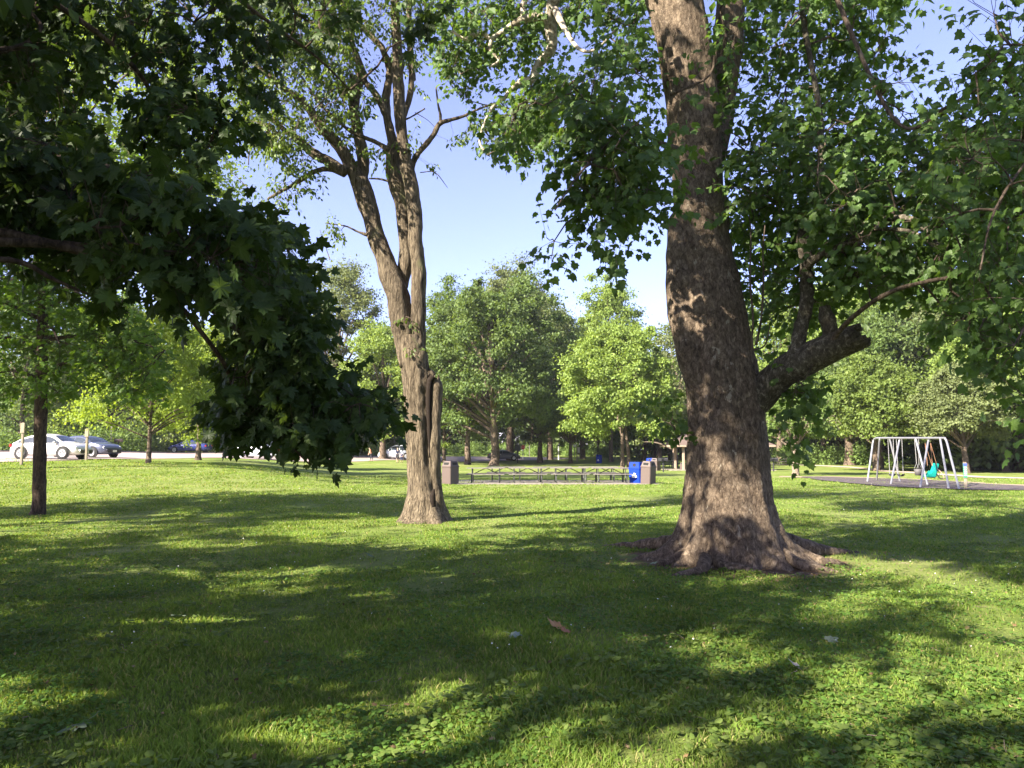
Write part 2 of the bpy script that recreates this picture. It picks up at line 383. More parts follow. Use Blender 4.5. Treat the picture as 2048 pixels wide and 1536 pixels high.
# ============================================================ the ground
def ground_sheet():
    xs = np.concatenate([[-1800, -900, -500, -300], np.arange(-200, -20, 3), np.arange(-20, 20, .5), np.arange(20, 201, 3), [300, 500, 900, 1800]])
    ys = np.concatenate([[-300, -100, -30, -10], np.arange(0, 30, .5), np.arange(30, 130, 1.5), np.arange(130, 260, 6), [300, 400, 700, 1500, 2500]])
    X, Y = np.meshgrid(xs, ys); Z = H(X, Y); V = np.stack([X, Y, Z], -1).reshape(-1, 3); nx = len(xs); ny = len(ys)
    i = np.arange(ny-1)[:, None]*nx+np.arange(nx-1)[None]; f = np.stack([i, i+1, i+nx+1, i+nx], -1).reshape(-1, 4); k = len(f)
    return mesh_np('ground', V, f.ravel(), np.arange(k)*4, np.full(k, 4), M['ground'], None, True)
m = M['ground'] = mat('lawn_ground', (.1, .14, .04), .95, spec=.1)
v = pos(m); big = noise(m, .22, 4, .6, v); med = noise(m, 2.2, 6, .7, v); fine = noise(m, 28, 6, .75, v); mid_ = noise(m, 9, 5, .7, v)
c = ramp(m, med, [(.3, (.093, .14, .026)), (.5, (.137, .19, .037)), (.7, (.20, .237, .068))])
c = mix(m, .6, c, ramp(m, fine, [(.3, (.45, .5, .4)), (.5, (1., 1., 1.)), (.7, (1.7, 1.55, 1.4))]), 'MULTIPLY')
c = mix(m, ramp(m, big, [(.42, (0, 0, 0)), (.66, (.5, .5, .5))]), c, (.27, .27, .11))
c = mix(m, ramp(m, mid_, [(.60, (0, 0, 0)), (.72, (.7, .7, .7))]), c, (.085, .065, .04))
vd = N(m, 'VectorMath', operation='DISTANCE'); gm = N(m, 'NewGeometry'); L(m, gm.outputs['Position'], vd.inputs[0]); vd.inputs[1].default_value = (3.28, 11.3, 0)
ad = N(m, 'Math', operation='MULTIPLY_ADD'); L(m, med, ad.inputs[0]); ad.inputs[1].default_value = -2.2; L(m, vd.outputs['Value'], ad.inputs[2])
c = mix(m, ramp(m, ad.outputs[0], [(.0, (1, 1, 1)), (.2, (1, 1, 1)), (.6, (0, 0, 0))]), c, (.13, .085, .055))
L(m, c, m.node_tree.nodes['Principled BSDF'].inputs['Base Color']); bump(m, fine, 1., .05)
tag(ground_sheet(), kind='structure')

def sheet(name, poly, dz, material, step=1.5, px=True):
    # a ground-hugging sheet: poly as (px, Y) points; built as a fan of strips between two matching chains
    a, b = poly; n = len(a); V = []; f = []
    K = 10
    for i in range(n):
        pa = G(*a[i]); pb = G(*b[i])
        for k in range(K+1):
            q = pa+(pb-pa)*k/K; V.append((q[0], q[1], float(H(q[0], q[1]))+dz))
    for i in range(n-1):
        for k in range(K): q = i*(K+1)+k; f.append([q, q+K+1, q+K+2, q+1])
    mb = MB(); mb.add(V, f); return tag(mb.build(name, material), kind='structure')
def densify(ch, n=8):
    o = []
    for (a, b), (c_, d) in zip(ch[:-1], ch[1:]):
        for k in range(n): t = k/n; o.append((a+(c_-a)*t, b+(d-b)*t))
    return o+[ch[-1]]
m = M['asphalt'] = mat('worn_asphalt', (.3, .25, .23), .9); v = pos(m)
c = ramp(m, noise(m, .5, 5, .6, v), [(.35, (.24, .19, .175)), (.6, (.34, .275, .25))]); c = mix(m, .4, c, ramp(m, noise(m, 20, 4, .7, v), [(.3, (.7, .7, .7)), (.7, (1.2, 1.2, 1.2))]), 'MULTIPLY')
L(m, c, m.node_tree.nodes['Principled BSDF'].inputs['Base Color'])
m = M['concrete'] = mat('pad_concrete', (.42, .38, .34), .9); v = pos(m)
c = ramp(m, noise(m, 3, 5, .6, v), [(.35, (.15, .13, .105)), (.65, (.26, .23, .19))]); L(m, c, m.node_tree.nodes['Principled BSDF'].inputs['Base Color'])
m = M['path'] = mat('gravel_path', (.42, .34, .27), .95); v = pos(m)
c = ramp(m, noise(m, 6, 6, .7, v), [(.35, (.30, .235, .18)), (.65, (.46, .38, .30))]); L(m, c, m.node_tree.nodes['Principled BSDF'].inputs['Base Color'])
m = M['mulch'] = mat('rubber_mulch', (.05, .04, .045), .95); v = pos(m)
c = ramp(m, noise(m, 9, 6, .8, v), [(.35, (.045, .036, .038)), (.6, (.10, .078, .078)), (.72, (.2, .15, .12))]); L(m, c, m.node_tree.nodes['Principled BSDF'].inputs['Base Color']); bump(m, noise(m, 25, 4, .8, v), 1., .05)
m = M['earth'] = mat('bare_earth', (.16, .11, .075), .95); v = pos(m)
c = ramp(m, noise(m, 5, 6, .7, v), [(.35, (.20, .14, .10)), (.65, (.36, .27, .19))]); L(m, c, m.node_tree.nodes['Principled BSDF'].inputs['Base Color'])

fr = [(-500, 38), (0, 40), (100, 42.5), (200, 45), (300, 51), (400, 58), (560, 68), (750, 85), (900, 99), (1020, 106), (1090, 111), (1140, 116)]
bk = [(-500, 60), (0, 65), (100, 69), (200, 72), (300, 76), (400, 83), (560, 98), (750, 112), (900, 119), (1020, 122), (1090, 121.5), (1140, 118)]
sheet('parking_lot', (densify(fr), densify(bk)), .03, M['asphalt'])
# kerb at the back of the lot
kb = MB(); kp = densify([(-500, 60.1), (0, 65.1), (100, 69.1), (200, 72.1), (300, 76.1), (400, 83.1), (560, 98.1), (750, 112.1)], 5)
for a, b in zip(kp[:-1], kp[1:]):
    p, q = G(*a), G(*b); d = q-p; l = np.linalg.norm(d[:2]); kb.box((p+q)/2+[0, 0, .06], (l, .18, .2), math.atan2(d[1], d[0]))
tag(kb.build('kerb', M['concrete']), kind='structure')
# mulch bed under the swings, path beyond it
fm = [(1600, 47.5), (1640, 42), (1700, 38), (1760, 35), (1850, 33), (1930, 31.6), (1990, 31.3), (2060, 31.6)]
bm = [(1602, 48.2), (1650, 48.2), (1700, 46.5), (1760, 45.2), (1850, 42.5), (1930, 39.), (1990, 36.5), (2120, 33.5)]
em = [(1590, 48.5), (1650, 49.5), (1700, 48), (1760, 46.6), (1850, 43.9), (1930, 40.5), (1990, 37.8), (2190, 34)]
ef = [(1590, 48.0), (1640, 43), (1700, 39), (1760, 36), (1850, 34), (1930, 32.), (1990, 31.9), (2100, 32.6)]
sheet('earth_rim', (densify(ef), densify(em)), .025, M['earth'])
sheet('mulch_bed', (densify(fm), densify(bm)), .045, M['mulch'])
sheet('path', (densify([(1500, 97), (1600, 88), (1700, 76), (1760, 62), (1850, 54), (1950, 47), (2100, 43.5), (2400, 40)]), densify([(1500, 101), (1600, 93), (1705, 80), (1775, 65), (1868, 56), (1965, 49), (2110, 45), (2420, 41.4)])), .03, M['path'])
sheet('earth_patch', (densify([(1555, 48.5), (1590, 47.5), (1640, 46.8)]), densify([(1560, 50), (1600, 49.5), (1640, 49)])), .02, M['earth'])
# concrete pad under the tables
pb = MB()
x0, x1 = G(880, 37.3)[0], G(1318, 37.3)[0]
pb.box(((x0+x1)/2, 39.9, -.015), (x1-x0, 5.2, .1)); tag(pb.build('table_pad', M['concrete']), kind='structure')

# ============================================================ shade bookkeeping: which crown leaves may stand where
LIT = [[(1640, 1410), (1720, 1335), (1900, 1290), (2100, 1230), (2500, 1240), (2500, 1460), (2048, 1395), (1900, 1410), (1750, 1430)],
 [(865, 1500), (850, 1445), (960, 1400), (1085, 1385), (1075, 1430), (1000, 1480), (1090, 1536), (860, 1560)],
 [(1640, 1215), (1750, 1185), (2200, 1165), (2200, 1225), (1900, 1238), (1750, 1228)],
 [(-300, 1380), (60, 1368), (205, 1375), (190, 1398), (60, 1412), (-300, 1440)],
 [(480, 1060), (560, 1045), (800, 1035), (1100, 1030), (1250, 1060), (1200, 1085), (1000, 1105), (800, 1092), (650, 1088)],
 [(-200, 1035), (230, 1042), (300, 1060), (120, 1068), (-200, 1080)],
 [(-1200, 890), (1300, 890), (1350, 960), (1150, 985), (800, 990), (300, 990), (-100, 1000), (-1200, 990)],
 [(1560, 940), (2500, 900), (2500, 1000), (1560, 1002)],
 [(1450, 1275), (1570, 1270), (1570, 1300), (1460, 1325), (1400, 1310)],
 [(330, 1148), (380, 1130), (480, 1138), (475, 1158)], [(620, 1165), (690, 1165), (690, 1185), (620, 1185)],
 [(1240, 1140), (1340, 1150), (1360, 1170), (1260, 1165)], [(1650, 1105), (1900, 1130), (1950, 1150), (1750, 1165), (1650, 1120)],
 [(590, 1410), (720, 1395), (760, 1440), (640, 1480)], [(600, 1135), (700, 1125), (720, 1150), (600, 1150)],
 [(1030, 1390), (1120, 1380), (1130, 1470), (1040, 1440)], [(1290, 1500), (1400, 1480), (1500, 1536), (1290, 1560)], [(1530, 1440), (1640, 1430), (1650, 1500), (1560, 1490)]]
CT = P(850, 1040, 17.6); SY = P(1460, 1116.4, 11.3)
def light_ok(rs, q, keep=.06, trunk=.85):
    t = (q[:, 2]-0.)/TS[2]; g = q-TS*t[:, None]; px, py, d = proj(g); ok = np.ones(len(q), bool)
    lit = np.zeros(len(q), bool)
    for ox, oy in ((0, 0), (.42, 0), (-.42, 0), (0, .42), (0, -.42)):
        px, py, d = proj(g+np.array([ox, oy, 0]))
        for pl in LIT: lit |= in_poly(px, py, pl) & (d > 0)
    px, py, d = proj(g)
    dap = snoise(np.stack([g[:, 0], g[:, 1], g[:, 0]*0], 1), 55, 2.4) > np.where((px > 950) & (py > 1180), .27, .42)
    ok &= ~((lit | dap) & (rs.rand(len(q)) > keep*.5))
    s = (q[:, 1]-CT[1])/TS[1]; h = q-TS*s[:, None]
    ok &= ~((np.abs(h[:, 0]-CT[0]) < .75) & (h[:, 2] > .0) & (h[:, 2] < 8.) & (s > 0) & (rs.rand(len(q)) < trunk))
    s = (q[:, 1]-SY[1]+.6)/TS[1]; h = q-TS*s[:, None]
    pat = snoise(np.stack([h[:, 0], h[:, 2]*.8, h[:, 2]*0], 1), 31, 3.2) > -.1
    ok &= ~((np.abs(h[:, 0]-SY[0]) < .95) & (h[:, 2] > .8) & (h[:, 2] < 3.4) & (s > 0) & pat & (rs.rand(len(q)) < .9))
    return ok
def off_frame(q, mg=12):
    px, py, d = proj(q); return ~((d > .2) & (px > -mg) & (px < 2048+mg) & (py > -mg) & (py < 1536+mg))
def seg_limbs(mb, limbs, k=12, nz=.1, seed=0, sm=5):
    for i, (p, r) in enumerate(limbs): mb.tube(p, r, k, True, sm, nz, seed+i)

# ============================================================ the big sycamore
def sycamore():
    rs = np.random.RandomState(11)
    t = thing('sycamore_tree', 'huge sycamore with mottled brown flaring trunk and spreading surface roots, right of centre', 'tree', (SY[0], SY[1], 0))
    prof = [(1135, 1462, 178), (1060, 1461, 176), (1000, 1458, 165), (900, 1455, 156), (800, 1448, 152), (700, 1430, 137), (600, 1416, 128), (500, 1404, 112), (400, 1396, 96), (300, 1391, 95), (200, 1387, 100), (100, 1371, 106), (0, 1349, 108), (-150, 1320, 104), (-400, 1290, 90), (-800, 1270, 66), (-1300, 1260, 40)]
    pts = np.array([P(c_, y, 11.3) for y, c_, w_ in prof]); rad = np.array([w_/2*depth(p)/F for (y, c_, w_), p in zip(prof, pts)])
    pts, rad = resample(pts, rad, 14); z = pts[:, 2]; K = 110; th = np.arange(K)*2*PI/K; V = []
    # sample rings evenly near the ground
    zz = np.concatenate([np.linspace(-.12, 1.4, 46), np.linspace(1.45, z.max()-.01, 190)])
    roots = [(180, .78, .20), (208, .50, .17), (243, .36, .16), (272, .26, .14), (303, .50, .17), (335, .80, .18), (8, .72, .2), (50, .5, .25), (95, .6, .25), (135, .6, .25)]
    for h in zz:
        c_ = np.array([np.interp(h, z, pts[:, 0]), np.interp(h, z, pts[:, 1])]); r = np.interp(h, z, rad)
        g = math.exp(-max(h, 0)/.30)*(1+max(0, -h)*1.5); fl = sum(A*np.exp(-((th*180/PI-a+180) % 360-180)**2/(2*(s_*57.3)**2)) for a, A, s_ in roots)
        lobe = .055*np.sin(3*th+.6*h)+.03*np.sin(5*th-1.1*h+1)
        lobe = lobe+sum(.10*np.exp(-((th*180/PI-a+180) % 360-180)**2/(2*(s_*50)**2)) for a, A, s_ in roots)*math.exp(-h/1.1)-.05*math.exp(-h/1.1)
        rr = r*(1+lobe*.8)+fl*g*(.8+.2*np.sin(7*th))
        V.append(np.stack([c_[0]+rr*np.cos(th), c_[1]+rr*np.sin(th), np.full(K, h)], 1))
    V = np.array(V); q = V.reshape(-1, 3); cx = np.repeat(np.array([[np.interp(h, z, pts[:, 0]), np.interp(h, z, pts[:, 1]), h] for h in zz]), K, 0); d = unit(q-cx)
    q = q+d*(snoise(q*[1, 1, .5], 3, 5.)*.022+snoise(q*[1, 1, .6], 4, 17.)*.010+snoise(q, 6, 45.)*.006)[:, None]
    f = [[i*K+j, i*K+(j+1) % K, (i+1)*K+(j+1) % K, (i+1)*K+j] for i in range(len(zz)-1) for j in range(K)]
    mb = MB(); mb.add(q, f)
    # burl stem fused to the left flank
    l = [limb([(1425, 860, 40), (1395, 750, 62), (1372, 650, 62), (1360, 560, 56), (1356, 500, 46), (1353, 450, 36), (1356, 424, 18)], 11.15)]
    l += [limb([(1420, 330, 60), (1440, 200, 60), (1455, 100, 58), (1462, 0, 54), (1470, -160, 48), (1480, -420, 36)], 11.7)]
    l += [limb([(1432, 470, 50), (1442, 430, 34), (1444, 395, 20)], 11.3)]
    seg_limbs(mb, l, 26, .10, 50, 8)
    adopt(mb.build('trunk', M['bark_syc'], None, True), t)
    rb = MB()
    for pl, r0 in (([(-.7, .2, .2), (-1.05, .1, .07), (-1.3, .15, .01), (-1.5, .05, -.05)], .10), ([(-.6, -.2, .2), (-.95, -.4, .05), (-1.2, -.5, .0), (-1.4, -.5, -.06)], .09), ([(-.3, -.5, .18), (-.35, -.8, .05), (-.1, -.95, .02), (.25, -1.0, -.05)], .10),
                   ([(.5, -.5, .2), (.75, -.75, .06), (.98, -.85, .01), (1.25, -.9, -.06)], .11), ([(.75, -.2, .2), (1.15, -.35, .05), (1.4, -.32, .0), (1.65, -.4, -.06)], .11), ([(.9, .3, .25), (1.7, .6, .05), (2.4, .9, -.04)], .14), ([(-.5, .8, .2), (-1.2, 1.4, .04), (-1.8, 1.8, -.05)], .13), ([(-.55, -.75, .12), (-.75, -1.2, .05), (-1.15, -1.35, -.02)], .10)):
        p = np.array(pl)+[SY[0], SY[1], 0]; rb.tube(p, np.linspace(r0, r0*.3, len(p)), 14, True, 8, .16, int(r0*100))
    adopt(rb.build('root', M['bark_syc'], None, True), t)
    stub = limb([(1475, 830, 60), (1512, 796, 70), (1560, 748, 60), (1600, 726, 63), (1640, 706, 62), (1680, 688, 54), (1716, 674, 52)], [11.3, 11.15, 10.85, 10.65, 10.45, 10.25, 10.1])
    sb = MB(); seg_limbs(sb, [stub], 28, .07, 77, 8); e, d = stub[0][-1], unit(stub[0][-1]-stub[0][-2])
    for k in range(14):
        a = k*2*PI/14; u = unit(np.cross(d, [0, 0, 1.])); w_ = np.cross(u, d); o_ = (u*math.cos(a)+w_*math.sin(a))*stub[1][-1]*.8
        sb.tube([e+o_-d*.1, e+o_+d*rs.uniform(.02, .12)], [.05, .03], 6)
    adopt(sb.build('broken_limb', M['bark_mott'], None, True), t)
    A = limb([(1590, 728, 36), (1592, 700, 30), (1602, 660, 27), (1612, 610, 27), (1614, 560, 26), (1612, 520, 25), (1605, 490, 22), (1607, 468, 24), (1622, 450, 22), (1636, 420, 17), (1640, 380, 14), (1642, 300, 14), (1636, 200, 11), (1610, 60, 10), (1590, -100, 8)], [10.6]*8+[10.6, 10.6, 10.6, 10.6, 10.7, 10.8, 11])
    B = limb([(1614, 530, 20), (1640, 512, 17), (1680, 496, 18), (1720, 474, 17), (1760, 448, 15), (1785, 436, 13), (1830, 440, 10), (1860, 470, 8), (1885, 500, 5)], [10.5, 10.3, 10.1, 9.8, 9.6, 9.3, 9.1, 8.9, 8.7])
    B2 = limb([(1745, 456, 12), (1780, 458, 9), (1815, 462, 8), (1850, 470, 7), (1900, 440, 6), (1970, 430, 5)], [9.65, 9.3, 9.1, 8.8, 8.5, 8])
    C_ = limb([(1652, 702, 12), (1680, 660, 10), (1720, 622, 9), (1765, 592, 9), (1810, 574, 9), (1860, 562, 8), (1910, 552, 9), (1990, 520, 7), (2080, 500, 5)], [10.35, 10., 9.6, 9.2, 8.9, 8.6, 8.2, 7.8, 7.4])
    D_ = limb([(1662, 700, 30), (1660, 670, 32), (1655, 640, 30), (1650, 612, 22)], 10.4)
    E_ = limb([(1350, 300, 20), (1320, 285, 9), (1290, 262, 9), (1255, 250, 7), (1200, 300, 5), (1150, 360, 4), (1110, 420, 3)], [10.7, 10.2, 9.6, 9, 8.6, 8.3, 8])
    G_ = limb([(1600, -200, 16), (1700, 60, 9), (1800, 250, 7), (1900, 210, 6), (1980, 160, 6), (2060, 100, 5)], [10.6, 10, 9.4, 9, 8.6, 8.2])
    I_ = limb([(1370, 60, 34), (1300, -60, 26), (1200, -120, 22), (1130, -60, 24), (1108, 0, 26), (1100, 50, 24), (1103, 96, 20), (1080, 125, 17), (1062, 160, 16), (1040, 165, 15), (1022, 180, 10)], [11.6, 11.8, 12.3, 13, 13.3, 13.5, 13.6, 13.7, 13.7, 13.7, 13.8])
    I2 = limb([(1100, 38, 20), (1070, 34, 17), (1040, 42, 16), (1010, 62, 13), (985, 76, 11), (960, 66, 9), (930, 78, 8), (905, 62, 6)], 13.6)
    I3 = limb([(985, 74, 8), (980, 100, 7), (998, 120, 6), (980, 134, 4)], 13.6); I4 = limb([(1050, 36, 14), (1046, 10, 12), (1070, -30, 10)], 13.6)
    I5 = limb([(1105, 10, 16), (1150, 90, 7), (1190, 100, 6), (1230, 60, 4)], [13.4, 12.6, 12.4, 12.2])
    J_ = limb([(1022, 178, 10), (1010, 195, 8), (985, 215, 6), (968, 250, 6), (960, 285, 5), (975, 310, 3)], 13.8)
    G2 = limb([(1470, -160, 44), (1600, -300, 36), (1750, -260, 30), (1950, -200, 20), (2160, 20, 12), (2200, 300, 8), (2140, 560, 5)], [11.3, 10.6, 9.6, 8.8, 8, 7.3, 6.8])
    G3 = limb([(2170, 180, 6), (2070, 300, 5), (1990, 420, 5), (1960, 540, 3)], [7.7, 7.2, 6.9, 6.7])
    pale = [I_, I2, I3, I4, I5, J_]; mott = [A, B, B2, D_]; thin = [E_, G_, G2, G3, C_]
    for nm, ls, mt in (('pale_limb', pale, 'bark_pale'), ('mottled_limb', mott, 'bark_mott'), ('upper_limb', thin, 'bark')):
        b_ = MB(); seg_limbs(b_, ls, 14, .12, 90, 7); adopt(b_.build(nm, M[mt], None, True), t)
    vb = MB()
    for pl in ([(1500, 700, 5), (1506, 640, 4), (1500, 560, 4), (1502, 470, 3), (1498, 430, 2)], [(1512, 690, 6), (1522, 640, 4), (1527, 560, 4), (1526, 500, 3), (1530, 450, 2)], [(1508, 700, 5), (1530, 690, 3), (1540, 650, 2)], [(1340, 190, 5), (1420, 150, 5), (1428, 90, 6), (1434, 130, 4)]):
        p_, r_ = limb(pl, 10.7); vb = MB(); vb.tube(p_, r_, 6, True, 4); adopt(vb.build('sucker_stem', M['bark'], None, True), t)
    # foliage
    lb = LB(); tb = MB()
    fol = [ # polygon, Y range, sprays, leaf size, threshold, skeleton limbs
      ([(1345, 230), (1290, 250), (1230, 190), (1170, 190), (1110, 220), (1070, 250), (1100, 300), (1115, 340), (1080, 370), (1040, 400), (1045, 430), (1090, 450), (1060, 500), (1085, 530), (1150, 500), (1170, 470), (1235, 530), (1250, 520), (1230, 480), (1200, 440), (1260, 430), (1320, 420), (1345, 400)], 7.8, 9.6, 300, .105, -.25, [E_]),
      ([(1330, 120), (1320, 200), (1260, 240), (1140, 200), (1060, 270), (1000, 300), (960, 300), (1020, 210), (1120, 150), (1180, 170), (1190, 110), (1250, 70), (1290, 90)], 8.6, 12, 200, .10, -.1, [E_, I5]),
      ([(870, -20), (1320, -20), (1310, 60), (1180, 70), (1150, 100), (1110, 120), (1000, 110), (960, 150), (900, 160), (870, 90)], 13.3, 15.4, 520, .10, -.2, [I_, I2, I4, I5]),
      ([(880, 120), (960, 140), (1000, 130), (1090, 130), (1120, 190), (1110, 260), (1080, 300), (1060, 300), (1000, 250), (950, 230), (900, 180), (885, 150)], 13.6, 15.2, 210, .095, -.1, [I_, J_, I3]),
      ([(950, 230), (1060, 240), (1110, 300), (1060, 320), (1000, 290), (960, 310), (945, 280)], 13, 14.5, 40, .095, .05, [J_]),
      ([(1435, -20), (1790, -20), (1785, 60), (1740, 150), (1760, 230), (1800, 300), (1830, 420), (1800, 520), (1760, 560), (1690, 600), (1620, 640), (1560, 640), (1510, 700), (1500, 640), (1480, 560), (1452, 440), (1440, 300), (1435, 120)], 10.4, 12.9, 1150, .11, -.3, [A, B, C_, D_]),
      ([(1560, 240), (1700, 180), (1800, 130), (1860, 170), (1850, 240), (1930, 260), (2100, 240), (2100, 560), (1960, 600), (1900, 560), (1850, 590), (1760, 590), (1700, 560), (1640, 440)], 9.2, 12, 1000, .108, -.3, [B, B2, C_, G_]),
      ([(1900, 260), (2100, 150), (2110, 900), (2040, 800), (1990, 760), (1940, 650), (1980, 600), (1880, 520), (1860, 400)], 6.8, 8.6, 300, .098, -.2, [G2, G3, C_]),
      ([(1850, 250), (1900, 240), (1930, 160), (1950, 110), (1990, 90), (2100, 60), (2100, 300), (1900, 300)], 8, 9.5, 90, .10, -.1, [G_, G2]),
      ([(1900, -20), (2100, -20), (2100, 50), (1960, 30)], 8, 9, 14, .12, -.9, [G_]),
      ([(1570, 740), (1620, 730), (1640, 760), (1640, 800), (1610, 830), (1600, 900), (1570, 900), (1560, 850), (1580, 800)], 10.2, 11., 38, .115, -.5, [C_]),
      ([(1310, 825), (1372, 810), (1376, 850), (1345, 858), (1315, 850)], 11.1, 11.6, 10, .115, -.9, [limb([(1380, 900, 6), (1360, 890, 4), (1350, 860, 3)], 11)]),
      ([(1420, 120), (1450, 110), (1440, 210), (1400, 220), (1390, 200)], 10.0, 10.3, 7, .11, -.9, [limb([(1430, 230, 4), (1425, 180, 3)], 10.2)]),
      ([(1700, 560), (1880, 540), (1960, 620), (1930, 700), (1850, 600), (1760, 610)], 8.3, 9.4, 50, .12, .0, [C_])]
    for i, (pl, y0, y1, n, sz, thr, sk) in enumerate(fol):
        q = sample_poly(rs, pl, y0, y1, n, thr, 1.7, i*7+3); out = branch_net(tb, rs, skelpts(sk), q, 8, .022, .006, .06)
        s_ = sprays(lb, rs, q, out, 'syc', sz, 8, .42, .75, .6); twigs(tb, s_)
    # the crown above the frame
    q = rs.randn(5000, 3); q = unit(q)*rs.uniform(.35, 1, (5000, 1))**.5*np.array([8.5, 7, 6.5])+np.array([3.6, 12.5, 14.]); q = q[off_frame(q)]; q = q[snoise(q, 8, .9) > -.35]; q = q[light_ok(rs, q, .1)][:2300]
    sprays(lb, rs, q, rs.randn(len(q), 3), 'rhomb', .22, 6, .6, .5, .4)
    adopt(tb.build('twigs', M['bark'], None, True), t); adopt(lb.build('crown', M['syc']), t)
sycamore()

# ============================================================ twin-stemmed tree in the middle
def centre_tree():
    rs = np.random.RandomState(5); Y = 17.6
    t = thing('forked_tree', 'tall multi-stemmed tree with ridged grey-brown bark and a hollow broken stub, left of centre', 'tree', (CT[0], CT[1], 0))
    mb = MB(); pr = [(1062, 852, 84), (1030, 851, 76), (980, 848, 60), (900, 843, 56), (820, 838, 56), (760, 833, 58), (705, 826, 58), (672, 822, 50)]
    pts = np.array([P(c_, y, Y) for y, c_, w_ in pr]); rad = np.array([w_/2*depth(p)/F for (y, c_, w_), p in zip(pr, pts)]); pts, rad = resample(pts, rad, 10)
    K = 60; th = np.arange(K)*2*PI/K; V = []
    for p, r in zip(pts, rad):
        h = max(p[2], -.05); g = math.exp(-h/.28); fl = sum(A*np.exp(-((th*57.3-a+180) % 360-180)**2/(2*s_**2)) for a, A, s_ in ((180, .22, 20), (230, .2, 14), (262, .14, 12), (300, .25, 14), (350, .22, 20), (60, .2, 25), (120, .2, 25)))
        rr = r*(1+.05*np.sin(4*th+h)+.03*np.sin(7*th-.5*h))+fl*g-.10*g*np.exp(-((th*57.3-281+180) % 360-180)**2/50)
        V.append(np.stack([p[0]+rr*np.cos(th), p[1]+rr*np.sin(th), np.full(K, p[2])], 1))
    q = np.concatenate(V); d = unit(q-np.repeat(pts, K, 0)); q = q+d*(snoise(q*[1, 1, .35], 3, 14.)*.012+snoise(q*[1, 1, .3], 4, 40.)*.009)[:, None]
    mb.add(q, [[i*K+j, i*K+(j+1) % K, (i+1)*K+(j+1) % K, (i+1)*K+j] for i in range(len(pts)-1) for j in range(K)])
    main = [limb([(822, 730, 44), (812, 680, 46), (803, 635, 46), (796, 590, 46), (782, 555, 42), (768, 515, 38), (752, 470, 35), (742, 430, 36), (728, 390, 40), (718, 360, 38)], Y),
            limb([(834, 740, 40), (836, 690, 34), (836, 640, 30), (837, 590, 29), (838, 547, 29), (832, 490, 29), (829, 430, 29), (824, 385, 28), (816, 345, 27), (808, 300, 24), (803, 265, 22), (799, 215, 23), (797, 156, 22), (795, 98, 21), (791, 39, 18), (791, -20, 17), (796, -120, 15), (790, -300, 10)], [Y]*2+[Y-.1]*16),
            limb([(793, 600, 30), (803, 565, 29), (812, 520, 27), (810, 470, 29), (806, 420, 28), (798, 385, 30), (788, 350, 32), (785, 315, 30), (787, 285, 24)], Y+.15)]
    lim = [limb([(722, 372, 36), (708, 345, 28), (690, 310, 26), (668, 280, 22), (648, 262, 20), (630, 235, 19), (606, 205, 14), (560, 170, 12), (500, 120, 9)], [Y, Y, Y-.1, Y-.2, Y-.4, Y-.5, Y-.7, Y-.9, Y-1.]),
           limb([(692, 345, 22), (660, 325, 20), (625, 305, 18), (600, 282, 17), (575, 265, 11), (540, 235, 9), (505, 205, 6)], Y-.3),
           limb([(690, 348, 14), (660, 338, 11), (632, 342, 10), (606, 358, 9), (575, 376, 7), (535, 398, 5)], Y-.2),
           limb([(722, 365, 26), (727, 330, 24), (722, 290, 22), (712, 250, 21), (708, 215, 21), (712, 180, 24), (722, 150, 20), (716, 120, 14), (705, 90, 12), (690, 40, 10), (680, -40, 9)], Y+.2),
           limb([(788, 295, 18), (778, 250, 16), (766, 215, 15), (748, 184, 13), (732, 165, 11), (719, 129, 9), (700, 60, 8), (690, -40, 6)], Y+.1),
           limb([(784, 300, 14), (774, 230, 16), (772, 190, 17), (780, 150, 16), (779, 130, 16), (770, 110, 12), (762, 92, 12), (748, 78, 12), (730, 60, 12), (712, 38, 11), (700, 10, 9), (720, -60, 8)], Y+.4),
           limb([(777, 300, 12), (755, 286, 9), (734, 277, 8), (700, 262, 7), (668, 234, 6), (645, 213, 5), (600, 150, 4)], Y-.35),
           limb([(820, 350, 16), (826, 325, 12), (838, 305, 11), (852, 289, 11), (868, 268, 10), (879, 248, 10), (900, 240, 7), (925, 233, 6), (965, 215, 4), (1010, 200, 3)], Y),
           limb([(880, 248, 6), (881, 232, 6), (876, 208, 4), (872, 174, 3)], Y), limb([(806, 240, 6), (820, 235, 3), (850, 217, 3)], Y),
           limb([(825, 160, 14), (820, 90, 12), (818, 0, 11), (826, -80, 9)], Y+.5), limb([(800, 255, 12), (818, 200, 12), (824, 150, 12)], Y+.4),
           limb([(735, 470, 8), (715, 463, 4), (690, 452, 3), (650, 446, 2)], Y-.2), limb([(778, 363, 5), (760, 358, 4), (738, 357, 3)], Y-.2),
           limb([(690, 190, 12), (700, 172, 10), (705, 150, 12)], Y), limb([(548, 255, 4), (520, 275, 4), (500, 300, 3), (497, 330, 2)], Y-.6)]
    seg_limbs(mb, main, 24, .09, 20, 7); adopt(mb.build('trunk', M['bark_ash'], None, True), t)
    b2 = MB(); seg_limbs(b2, lim, 12, .11, 40, 6); adopt(b2.build('limb', M['bark_ash'], None, True), t)
    b3 = MB(); seg_limbs(b3, [limb([(878, 1056, 34), (874, 1010, 28), (870, 960, 27), (868, 900, 28), (869, 850, 25), (872, 810, 24), (873, 775, 25), (869, 758, 20)], Y-.12)], 20, .11, 60, 7)
    e = P(868, 757, Y-.12)
    for k in range(9): a = k*.7; b3.tube([e+[.12*math.cos(a), .12*math.sin(a), -.12], e+[.13*math.cos(a), .13*math.sin(a), rs.uniform(.0, .12)]], [.035, .012], 5)
    seg_limbs(b3, [limb([(846, 800, 20), (850, 765, 20), (858, 746, 16), (868, 752, 12)], Y-.1)], 14, .12, 63, 6)
